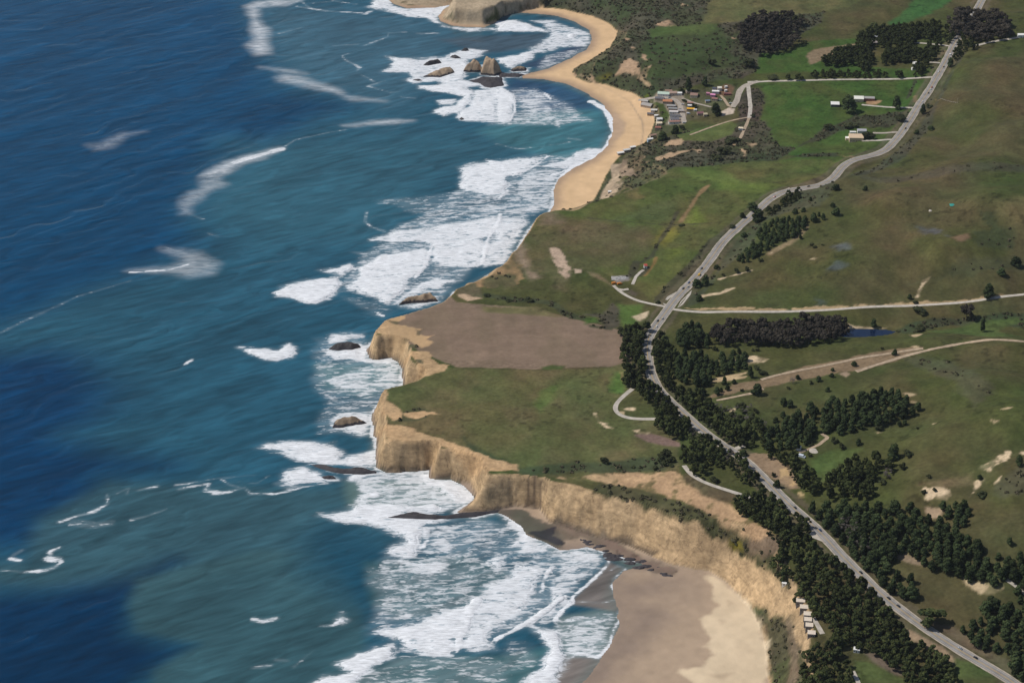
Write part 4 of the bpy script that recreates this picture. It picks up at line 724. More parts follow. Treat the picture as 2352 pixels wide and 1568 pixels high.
# water tint
deep = np.array((.0, .045, .108)); deepS = np.array((.0, .018, .050)); teal = np.array((.018, .086, .132)); gteal = np.array((.034, .086, .104)); green = np.array((.06, .16, .165))
tint = np.zeros(SX.shape+(3,)); ky = sstep(2100, 3900, SY)[..., None]; tint[:] = teal*(1-.0*ky)
tn1 = fbm(SX, SY, 160, 90, 4); tn2 = fbm(SX, SY*1.5, 60, 95, 3)
def tintp(k, pts, c, edge, alpha=1., warp=40):
    w = at_z(Z(k, pts), 0); m = edge+warp+5
    a, b = s.win(w[:, 0].min()-m, w[:, 0].max()+m, w[:, 1].min()-m, w[:, 1].max()+m)
    q = sdist(w, SX[a, b], SY[a, b])+warp*tn1[a, b]; kk = (alpha*sstep(-edge, edge, q))[..., None]; tint[a, b] = tint[a, b]*(1-kk)+np.asarray(c)*kk
far_deep = np.array((.0, .050, .122))
tintp('P', [(-1500,-400),(545,-400),(560,60),(600,130),(640,200),(800,240),(640,330),(480,400),(430,470),(470,560),(300,640),(150,690),(-100,790),(-1500,900)], deep, 60, 1, 30)
tintp('P', [(-1500,-400),(540,-400),(520,100),(300,300),(-1500,350)], far_deep, 200, .55, 60)
tintp('P', [(-300,830),(100,800),(350,880),(300,940),(150,1000),(380,1070),(240,1100),(230,1150),(100,1195),(100,1240),(-300,1300),(-1500,1300),(-1500,800)], deepS*1.8, 55, 1, 30)
tintp('P', [(240,840),(420,780),(700,700),(720,760),(500,860),(300,960),(240,930)], teal*.8, 60, .8, 30)
tintp('P', [(100,1195),(250,1110),(800,1120),(900,1250),(600,1300),(330,1370),(150,1350),(0,1340),(-200,1350),(-200,1300),(60,1290)], gteal, 18, .8, 12)
tintp('P', [(-1500,1370),(100,1360),(300,1330),(400,1290),(310,1370),(300,1450),(430,1490),(330,1568),(100,1800),(-1500,2000)], deepS*1.35, 32, 1, 16)
tintp('P', [(320,1330),(600,1260),(760,1270),(830,1400),(850,1568),(900,1900),(300,1900),(350,1540),(450,1480),(310,1450),(295,1390)], gteal*np.array((1.05,1.05,1.)), 10, .85, 10)
tintp('P', [(760,1190),(880,1220),(900,1300),(860,1400),(800,1380),(700,1300),(700,1230)], (.008, .058, .098), 40, .8, 20)
tintp('P', [(600,10),(900,30),(1100,80),(1000,180),(900,240),(700,180),(620,100)], (.045,.115,.16), 60, .8, 30)
tintp('P', [(550,330),(900,300),(1200,310),(1250,350),(1050,400),(850,560),(600,560),(480,500)], (.028,.105,.145), 70, .8, 40)
tintp('P', [(1280,200),(1360,230),(1400,290),(1380,340),(1300,370),(1150,330),(1100,300),(1150,280),(1270,250)], (.045,.15,.175), 20, .9, 10)
tintp('P', [(1180,180),(1290,198),(1350,225),(1370,250),(1240,255),(1150,215)], (.02,.062,.13), 15, .85, 6)
tintp('P', [(1250,160),(1350,110),(1330,100),(1200,150)], (.03,.055,.10), 8, .9, 3)
tintp('P', [(1150,80),(1260,75),(1250,110),(1100,125),(1000,90)], (.055,.085,.11), 12, .85, 5)
tintp('K', [(400,500),(1300,420),(1700,600),(1500,720),(1380,900),(700,1000),(450,850)], (.035,.095,.105), 10, .8, 8)
tintp('K', [(200,1500),(700,1320),(1600,1320),(2030,1250),(1900,1500),(1700,1700),(100,1750)], (.045,.115,.12), 10, .85, 8)
tintp('A', [(-50,640),(400,640),(740,620),(740,830),(400,950),(0,850)], (.06,.16,.17), 15, .8, 8)
tintp('B', [(-50,380),(700,360),(1000,440),(1100,560),(700,620),(0,600)], (.10,.165,.15), 10, .85, 6)
tintp('M', [(0,980),(400,900),(560,900),(640,960),(500,1320),(100,1340),(0,1120)], (.10,.15,.14), 6, .8, 4)
tintp('M', [(150,830),(480,480),(620,540),(540,640),(510,700),(560,820),(640,920),(570,930),(150,870)], (.20,.165,.14), 4, .85, 2)
tintp('M', [(480,460),(560,410),(700,430),(900,520),(1000,600),(700,590),(620,545)], (.075,.115,.11), 6, .9, 4)
tintp('M', [(60,1330),(380,1335),(480,1250),(560,1040),(740,1050),(500,1300),(250,1600),(-50,1650)], (.24,.195,.165), 6, .85, 2)
nearshore = (sstep(-16, 2, shore+4*tn2))[..., None]*.6
tint = tint*(1-nearshore)+np.array((.13, .155, .14))*nearshore
tint *= (1+.10*tn1+.06*tn2)[..., None]
# swell: real height, dying out at the shore
ang = math.radians(45); u = -SX*math.sin(ang)+SY*math.cos(ang)+18*tn1; amp = .9*sstep(5, 60, -shore)
SZ = amp*(.30*np.sin(u/6.1+5*tn2)*sstep(-.3, .3, tn1)+.55*np.sin(u/19+1.3+2*tn2)*sstep(-.4, .4, tn2))
fz = foam.copy()
for _ in range(2): fz[1:-1, 1:-1] = (fz[:-2, 1:-1]+fz[2:, 1:-1]+fz[1:-1, :-2]+fz[1:-1, 2:]+fz[1:-1, 1:-1])/5
SZ = SZ + 1.7*sstep(.55, .97, fz)*sstep(6, 30, -shore)*(1+.5*tn2)
SZ = np.where(shore > 0, 0, SZ)
land_in = shore > 45; keep = ~(land_in[:-1, :-1] & land_in[1:, :-1] & land_in[1:, 1:] & land_in[:-1, 1:])
ROCKS = [  # zoom, silhouette, height, material key, label
 ('A', [(60,500),(130,450),(230,430),(340,450),(350,480),(280,510),(150,525)], 7, 'rock_dark', 'dark wedge-shaped sea rock with a brown right end, off the big cave headland'),
 ('A', [(100,1210),(110,1150),(200,1095),(330,1110),(410,1150),(300,1180),(200,1212)], 8, 'rock_brown', 'brown humped sea rock ringed by surf, left of the middle headland'),
 ('J', [(985,1160),(1040,1120),(1130,1090),(1230,1065),(1280,1120),(1180,1135),(1060,1145)], 10, 'rock_tan', 'tan flat-topped sea rock in white foam beside the ploughed headland tip'),
 ('P', [(712,1063),(740,1062),(770,1072),(806,1074),(830,1072),(866,1081),(866,1086),(828,1090),(800,1088),(760,1082)], 4, 'rock_dark', 'long low dark reef reaching out from the cliff below the white breaker'),
 ('P', [(738,1094),(765,1090),(772,1098),(745,1101)], 3, 'rock_dark', 'small black rock just below the long low dark reef'),
 ('B', [(320,700),(450,670),(560,640),(690,670),(850,680),(1000,650),(1200,640),(1440,600),(1350,640),(1100,700),(850,718),(640,728),(420,724),(330,728)], 4, 'rock_dark', 'long thin dark rock spit running left from the foot of the front cliff'),
 ('N1', [(1690,590),(1830,515),(1865,560),(1740,592)], 8, 'rock_dark', 'dark slanted rock at the left of the northern rock group'),
 ('N1', [(1920,510),(1980,485),(2040,522),(1980,528)], 5, 'rock_dark', 'low dark rock between the slanted rock and the northernmost one'),
 ('N1', [(2030,455),(2060,430),(2110,452),(2070,465)], 5, 'rock_dark', 'small dark rock, northernmost of the rock group'),
 ('N1', [(1680,690),(1800,640),(1850,600),(1950,590),(1985,640),(1850,700)], 9, 'rock_tan', 'long tan and dark rock left of the tall twin rocks'),
 ('N1', [(1590,720),(1650,705),(1695,718),(1650,732)], 3, 'rock_dark', 'tiny dark rock at the left tip of the long tan rock'),
 ('N1', [(2050,645),(2130,540),(2200,550),(2230,640),(2150,650)], 17, 'rock_tan', 'left and lower one of the tall tan twin rocks'),
 ('N1', [(2200,665),(2225,520),(2260,498),(2330,560),(2400,650),(2330,680)], 26, 'rock_tan', 'right and tallest one of the tall tan twin rocks with a pointed top'),
 ('N1', [(2080,722),(2230,672),(2400,680),(2420,760),(2300,785),(2240,775),(2200,742)], 4, 'rock_dark', 'dark rock shelf in front of the tall twin rocks'),
 ('N2', [(120,622),(200,590),(270,602),(262,632),(150,642)], 6, 'rock_brown', 'brown rock by the sand spit, inside the northern bay'),
 ('N2', [(20,650),(200,650),(262,662),(200,690),(20,692)], 3, 'rock_dark', 'dark ledge joining the twin rocks to the sand spit'),
 ('N1', [(2010,1062),(2035,1043),(2062,1070),(2030,1074)], 3, 'rock_dark', 'lone black rock in the foam below the curling breaker')]
RM = {'rock_dark': mat('rock_dark', (.05, .045, .045), .7, .35, .3, .6), 'rock_tan': mat('rock_tan', (.34, .25, .17), .9, .22, .12, .8), 'rock_brown': mat('rock_brown', (.24, .18, .125), .9, .28, .12, .8)}
DARKF = (.05, .045, .05)
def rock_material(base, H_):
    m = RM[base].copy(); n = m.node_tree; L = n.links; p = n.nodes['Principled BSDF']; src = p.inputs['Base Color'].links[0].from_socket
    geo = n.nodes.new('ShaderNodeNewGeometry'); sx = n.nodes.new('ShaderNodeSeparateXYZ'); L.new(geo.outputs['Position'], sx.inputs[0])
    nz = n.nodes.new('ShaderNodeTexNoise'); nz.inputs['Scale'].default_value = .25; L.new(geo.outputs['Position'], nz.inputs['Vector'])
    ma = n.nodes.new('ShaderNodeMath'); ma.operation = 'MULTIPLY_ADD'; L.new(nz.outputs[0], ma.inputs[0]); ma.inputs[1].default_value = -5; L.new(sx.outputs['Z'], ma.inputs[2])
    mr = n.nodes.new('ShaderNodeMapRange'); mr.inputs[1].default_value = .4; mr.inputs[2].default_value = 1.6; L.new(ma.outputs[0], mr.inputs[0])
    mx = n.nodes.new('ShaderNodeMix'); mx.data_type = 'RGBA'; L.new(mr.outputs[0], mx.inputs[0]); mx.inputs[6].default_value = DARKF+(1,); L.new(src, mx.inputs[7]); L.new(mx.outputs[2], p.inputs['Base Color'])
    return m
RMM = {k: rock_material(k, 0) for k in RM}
def make_rock(name, poly, h, mk, **kw):
    lo = poly.min(0)-5; hi = poly.max(0)+5; n = 44
    rx = np.linspace(lo[0], hi[0], n); ry = np.linspace(lo[1], hi[1], n); x, y = np.meshgrid(rx, ry, indexing='ij')
    wx = x+1.5*fbm(x, y, 9, 3, 3); wy = y+1.5*fbm(x, y, 9, 7, 3); d = sdist(poly, wx, wy); md = max(2.5, d.max())
    q = np.clip(d/md, 0, 1); z = h*(1-(1-q)**2.2)*(1+.28*fbm(x, y, 10, 30, 4))+1.2*fbm(x, y, 5, 33, 3)*np.minimum(1, q*3)
    z = np.where(d > 0, np.maximum(z, -.4), np.maximum(-3, d*1.2)-.4)
    c = np.array([poly[:, 0].mean(), poly[:, 1].mean(), 0]); V = np.stack([x, y, z], -1).reshape(-1, 3)-c
    k = z > -2.9; kk = (k[:-1, :-1] | k[1:, :-1] | k[1:, 1:] | k[:-1, 1:])
    o = link(name, mesh_np(name, V, grid_faces(n, n, kk), RMM[mk], False), **kw); o.location = c; return o
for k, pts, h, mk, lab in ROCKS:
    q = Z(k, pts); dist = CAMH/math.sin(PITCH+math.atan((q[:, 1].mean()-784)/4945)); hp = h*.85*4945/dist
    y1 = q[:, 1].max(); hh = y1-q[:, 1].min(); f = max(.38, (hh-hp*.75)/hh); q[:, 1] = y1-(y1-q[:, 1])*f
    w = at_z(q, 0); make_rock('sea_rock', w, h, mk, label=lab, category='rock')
    foamp('P', [], .72, 6, 6, world=w + np.sign(w-w.mean(0))*3.0)
for i in range(24):
    t_ = i/23; q = Z('M', [(150+850*t_+random.uniform(-40, 40), 290+290*t_+random.uniform(-45, 45))]); c = at_z(q, 0)[0]; r = random.uniform(2.5, 6)
    poly = np.array([(c[0]+r*random.uniform(1., 2.2)*math.cos(a_), c[1]+r*random.uniform(.6, 1.)*math.sin(a_)) for a_ in np.linspace(0, 2*math.pi, 9)[:-1]])
    make_rock('reef_rock', poly, random.uniform(.9, 1.6)+.9*t_, 'rock_dark', label='low dark weed-covered reef rock between the surf and the foot of the long tan cliff', category='rock', group='reef rocks at the top of the near beach')
link('sea', mesh_np('sea', np.stack([SX, SY, SZ], -1).reshape(-1, 3), grid_faces(*SX.shape, keep), sea_mat(), True,
     {'tint': np.clip(tint, 0, 1).reshape(-1, 3), 'foam': foam.ravel(), 'softfoam': soft.ravel()}), kind='structure')
print('sea', time.time()-T0)
# pond
def flat_poly(name, w, z, m, **kw):
    V = np.concatenate([w, np.full((len(w), 1), z)], 1); me = bpy.data.meshes.new(name); me.from_pydata(V.tolist(), [], [list(range(len(w)))]); me.materials.append(m)
    me.update()
    if me.polygons[0].normal.z < 0: me.flip_normals()
    return link(name, me, **kw)
pw = np.array([POND.mean(0)+(p-POND.mean(0))*1.06 for p in POND])
flat_poly('pond', pw, pz-.1, mat('pond_water', (.008, .018, .048), .08, .1, .1, .02, .5), kind='structure')
# ------------------------------------------------------------------ road strips
MA = {'asphalt': mat('asphalt', (.25, .232, .215), .9, .16, .09), 'shoulder': mat('shoulder', (.40, .345, .28), .95, .2, .15), 'pale': mat('pale_dirt', (.45, .405, .345), .95, .15, .2),
      'dirt': mat('dirt', (.38, .29, .20), .95, .2, .2), 'gravel': mat('gravel', (.38, .33, .275), .95, .15, .2), 'yellow': mat('yellow_paint', (.50, .33, .10), .7, .1), 'white': mat('white_paint', (.48, .47, .44), .7, .05)}
def strip(name, line, offs, lift, m, zs=None, wob=0., dash=None, **kw):
    tn = np.gradient(line, axis=0); tn /= np.hypot(tn[:, 0], tn[:, 1])[:, None]+1e-9; nr = np.stack([tn[:, 1], -tn[:, 0]], 1)
    V = []; wb = 1+wob*fbm(line[:, 0], line[:, 1], 14, 3, 3)
    for o in offs:
        p = line+nr*(o*wb)[:, None]; z = Hf(p[:, 0], p[:, 1]) if zs is None else zs
        V.append(np.concatenate([p, (z+lift)[:, None]], 1))
    V = np.stack(V, 1); k = len(offs); n = len(line)
    return link(name, mesh_np(name, V.reshape(-1, 3), grid_faces(n, k)[:, ::-1], m, True), kind='structure', **kw)
hz = Hf(hw[:, 0], hw[:, 1])
hz = np.maximum(hz, np.maximum(Hf(hw[:, 0]-4, hw[:, 1]), Hf(hw[:, 0]+4, hw[:, 1])))
hz = np.convolve(np.pad(hz, 4, mode='edge'), np.ones(9)/9, 'valid')
strip('highway_shoulder', hw, [-7.0, -4, 0, 4, 7.0], .22, MA['shoulder'], hz, .12)
strip('highway', hw, [-5.3, -3, 0, 3, 5.3], .30, MA['asphalt'], hz)
strip('centre_line', hw, [-.28, .28], .34, MA['yellow'], hz)
for o in (-3.7, 3.7): strip('edge_line', hw, [o-.14, o+.14], .34, MA['white'], hz)
for (k, pts, w, m, nm), ln in zip(ROADS, road_lines): strip(nm, ln, [-w, -w/2, 0, w/2, w], .28, MA[m], None, .3 if m == 'dirt' else .12)
for k, q in (('N4', [(1600,390),(1620,330),(1700,265),(1830,215),(1860,230),(1700,320),(1590,395)]), ('N4', [(700,1250),(740,1190),(830,1140),(870,1160),(740,1285)]), ('N4', [(860,1230),(960,1130),(950,1170),(880,1260),(830,1290)]),
             ('E', [(1740,740),(1770,700),(1850,740),(1930,820),(1840,780)])):
    w = GR(k, q); 
    V = w.copy(); zc = V[:, 2].mean(); me = bpy.data.meshes.new('turnout'); me.from_pydata([(a_, b_, Hf(np.array([a_]), np.array([b_]))[0]+.2) for a_, b_, _ in V], [], [list(range(len(V)))]); me.materials.append(MA['pale']); me.update()
    if me.polygons[0].normal.z < 0: me.flip_normals()
    link('turnout', me, kind='structure')
exec_objects = True
# ------------------------------------------------------------------ trees
def uv_blob(c, r, seed, nu=8, nv=5):
    V = []; Fq = []
    for j in range(nv+1):
        th = math.pi*j/nv
        for i in range(nu):
            ph = 2*math.pi*i/nu; V.append((c[0]+r[0]*math.sin(th)*math.cos(ph), c[1]+r[1]*math.sin(th)*math.sin(ph), c[2]+r[2]*math.cos(th)))
    for j in range(nv):
        for i in range(nu): Fq.append((j*nu+i, (j+1)*nu+i, (j+1)*nu+(i+1) % nu, j*nu+(i+1) % nu))
    return np.array(V), np.array(Fq)
def leaf_quads(P, N, size, rg):
    n = len(P); N = N+rg.normal(0, .45, (n, 3)); N /= np.linalg.norm(N, axis=1)[:, None]
    a = np.cross(N, rg.normal(0, 1, (n, 3))); a /= np.linalg.norm(a, axis=1)[:, None]+1e-9; b = np.cross(N, a)
    s_ = (size*rg.uniform(.6, 1.3, n))[:, None]; V = np.stack([P-a*s_-b*s_*.7, P+a*s_-b*s_*.7, P+a*s_*.8+b*s_*.7, P-a*s_*.8+b*s_*.7], 1).reshape(-1, 3)
    return V, np.arange(4*n).reshape(n, 4)
def crown_mesh(name, kind, seed, m):
    """unit tree: height 1, drawn to real metres by the object's scale"""
    rg = np.random.default_rng(seed); Vs, Fs = [], []; off = 0
    def add(v, f):
        nonlocal off
        Vs.append(v); Fs.append(f+off); off += len(v)
    if kind == 'cypress':
        nl = 15; cs = []
        for i in range(nl):
            z = .30+.6*(i/(nl-1))**.9; R = .36*(1-((z-.40)/.66)**2 if z > .4 else 1)*rg.uniform(.5, 1); a = rg.uniform(0, 6.28); cs.append((R*math.cos(a), R*math.sin(a), z, rg.uniform(.13, .20)*(1.15-.5*z)))
        per, sz = 105, .040
    elif kind == 'pine':
        nl = 13; cs = []
        for i in range(nl):
            z = .22+.68*(i/(nl-1)); R = .34*(1-z)**.55*rg.uniform(.4, 1.1); a = i*2.4; cs.append((R*math.cos(a), R*math.sin(a), z, .09+.15*(1-z)**.7+rg.uniform(0, .03)))
        per, sz = 95, .036
    elif kind == 'eucalyptus':
        nl = 15; cs = []
        for i in range(nl):
            z = rg.uniform(.38, .9); R = .40*math.sqrt(max(0, 1-((z-.6)/.42)**2))*rg.uniform(.3, 1); a = rg.uniform(0, 6.28); cs.append((R*math.cos(a), R*math.sin(a), z, rg.uniform(.10, .17)))
        per, sz = 100, .036
    elif kind == 'bare':
        nl = 10; cs = []
        for i in range(nl):
            z = rg.uniform(.3, .85); R = .4*rg.uniform(.2, 1); a = rg.uniform(0, 6.28); cs.append((R*math.cos(a), R*math.sin(a), z, rg.uniform(.10, .16)))
        per, sz = 60, .024
    else:
        nl = 9; cs = []
        for i in range(nl):
            z = rg.uniform(.25, .75); R = .42*rg.uniform(.1, 1); a = rg.uniform(0, 6.28); cs.append((R*math.cos(a), R*math.sin(a), z, rg.uniform(.18, .27)))
        per, sz = 70, .055
    for x, y, z, r in cs:
        if kind != 'bare':
            v, f = uv_blob((x, y, z), (r*.80, r*.80, r*.66), 0); add(v+rg.normal(0, r*.07, v.shape), f)
        d = rg.normal(0, 1, (per, 3)); d /= np.linalg.norm(d, axis=1)[:, None]; d[:, 2] = np.where(d[:, 2] < -.5, -d[:, 2]*.5, d[:, 2])
        Pp = np.array((x, y, z))+d*np.array((r, r, r*.85))*rg.uniform(.8, 1.12, (per, 1)); v, f = leaf_quads(Pp, d, sz, rg); add(v, f)
    return mesh_np(name, np.concatenate(Vs), np.concatenate(Fs), m)
def trunk_mesh(name, m, seed, tall=.5, limbs=4, r0=.022):
    rg = np.random.default_rng(seed); V = []; Fq = []
    def tube(p, q, ra, rb, n=6):
        p, q = np.array(p, float), np.array(q, float); d = q-p; d /= np.linalg.norm(d); a = np.cross(d, (.3, .9, .1)); a /= np.linalg.norm(a); b = np.cross(d, a); o = len(V)
        for c, r in ((p, ra), (q, rb)):
            for i in range(n): t_ = 2*math.pi*i/n; V.append(tuple(c+r*(a*math.cos(t_)+b*math.sin(t_))))
        for i in range(n): Fq.append((o+i, o+(i+1) % n, o+n+(i+1) % n, o+n+i))
    k = (rg.uniform(-.02, .02), rg.uniform(-.02, .02), tall*.55); tube((0, 0, -.05), k, r0, r0*.75); top = (k[0]+rg.uniform(-.02, .02), k[1], tall*1.25); tube(k, top, r0*.75, r0*.3)
    for i in range(limbs):
        a = i*6.28/limbs+rg.uniform(-.4, .4); z = tall*rg.uniform(.5, .95); tube((k[0], k[1], z), (k[0]+.2*math.cos(a), k[1]+.2*math.sin(a), z+rg.uniform(.12, .24)), r0*.45, r0*.18, 5)
    return mesh_np(name, np.array(V), np.array(Fq), m)
MT = {'cypress': mat('cypress_foliage', (.024, .036, .016), .9, 0, 6, c2=(.082, .094, .030), spec=.1, rand=.42), 'pine': mat('pine_foliage', (.022, .036, .017), .9, 0, 6, c2=(.066, .086, .032), spec=.1, rand=.42),
      'eucalyptus': mat('eucalyptus_foliage', (.036, .034, .028), .9, 0, 7, c2=(.078, .064, .048), spec=.1, rand=.25), 'bare': mat('bare_twigs', (.15, .13, .115), .9, .25, 6, spec=.1, rand=.2),
      'shrub': mat('shrub_foliage', (.032, .042, .020), .9, 0, 5, c2=(.066, .070, .030), spec=.1, rand=.3)}
bark = mat('bark', (.10, .075, .055), .9, .3, 8)
PROTO = {k: ([crown_mesh(k+'_crown', k, 100+i*7+len(k), MT[k]) for i in range(5 if k != 'bare' else 3)], [trunk_mesh(k+'_trunk', bark, 5+i, .36 if k in ('pine', 'shrub') else .5) for i in range(2)]) for k in MT}
KN = {'cypress': 'cypress_tree', 'pine': 'pine_tree', 'eucalyptus': 'eucalyptus_tree', 'bare': 'bare_tree', 'shrub': 'shrub'}
KC = {'cypress': 'tree', 'pine': 'tree', 'eucalyptus': 'tree', 'bare': 'tree', 'shrub': 'shrub'}
COUNT = {}
TREES = []
def put_tree(kind, x, y, h, wide, label, group=None, z=None):
    TREES.append((kind, x, y, h, wide, label, group, h*math.sqrt(wide)/(y*y+x*x+CAMH**2)**.5))
def build_tree(kind, x, y, h, wide, label, group=None, z=None):
    z = float(Hf(np.array([x]), np.array([y]))[0]) if z is None else z
    o = bpy.data.objects.new(KN[kind], None); C.objects.link(o); o.empty_display_size = 1; o.location = (x, y, z-.2)
    o.rotation_euler = (0, 0, random.uniform(0, 6.28)); w = h*wide; o.scale = (w, w*random.uniform(.88, 1.12), h)
    o['label'] = label; o['category'] = KC[kind]
    if group: o['group'] = group
    cr, tr = PROTO[kind]; c = bpy.data.objects.new('crown' if kind != 'bare' else 'twigs', random.choice(cr)); C.objects.link(c); c.parent = o
    t_ = bpy.data.objects.new('trunk' if kind != 'shrub' else 'stem', random.choice(tr)); C.objects.link(t_); t_.parent = o
    COUNT[kind] = COUNT.get(kind, 0)+1
    return o
def ppm(y):  # photo units per metre at that image row
    return 4945/(CAMH/math.sin(PITCH+math.atan((y-784)/4945)))*.985
def grove(kind, k, poly, spacing, h0, h1, wide, label, group, maxn=200):
    q = Z(k, poly); lo, hi = q.min(0), q.max(0); pts = []; tries = 0
    sc = ppm(q[:, 1].mean()); el = math.sin(PITCH+math.atan((q[:, 1].mean()-784)/4945))
    spacing = spacing*1.06; dxp, dyp = spacing*sc, spacing*sc*el; target = 6000
    acc = []
    cand = np.stack([RNG.uniform(lo[0], hi[0], target), RNG.uniform(lo[1], hi[1], target)], 1)
    cand = cand[inside(cand[:, 0], cand[:, 1], q)]
    for c in cand:
        if all(((c[0]-a[0])/dxp)**2+((c[1]-a[1])/dyp)**2 > 1 for a in acc):
            acc.append(c)
            if len(acc) >= maxn: break
    if not acc: return
    acc = np.array(acc); hs = RNG.uniform(h0, h1, len(acc)); base = acc.copy(); base[:, 1] += hs*.42*sc*math.cos(PITCH)
    w = cast(base, Hf)
    wide = wide*1.38; hs = hs*.93*RNG.uniform(.78, 1.22, len(hs))
    maj = w[:, 1]-w[:, 0]*(.9 if len(w) > 30 and label.find('great wood') >= 0 else 0); cut = np.quantile(maj, [1/3, 2/3]); L0, G0 = label, group
    for (x, y, z), h in zip(w, hs):
        if len(w) > 24:
            i_ = int(np.searchsorted(cut, y-x*(.9 if L0.find('great wood') >= 0 else 0))); part = ('nearest', 'middle', 'farthest')[i_]; label = L0+', %s third' % part; group = G0+', %s third' % part
        dh = np.min(np.hypot(hw[:, 0]-x, hw[:, 1]-y))
        if dh < 8.5:
            i = np.argmin(np.hypot(hw[:, 0]-x, hw[:, 1]-y)); v = np.array((x, y))-hw[i]; v = v/(np.linalg.norm(v)+1e-6)*10; x, y = hw[i]+v
        if z < 3: continue
        put_tree(kind, x, y, h, wide*random.uniform(.85, 1.2), label, group)
def single(kind, k, x, yb, hpx, wpx, label, group=None):
    q = Z(k, [(x, yb)]); f = ZW[k][2]; w = cast(q, Hf)[0]; sc = ppm(q[0, 1]); h = hpx*f/sc/.88; h = max(1.6, h - .25*wpx*f/sc); put_tree(kind, w[0], w[1], h, (wpx*f/sc)/h/ .95, label, group)
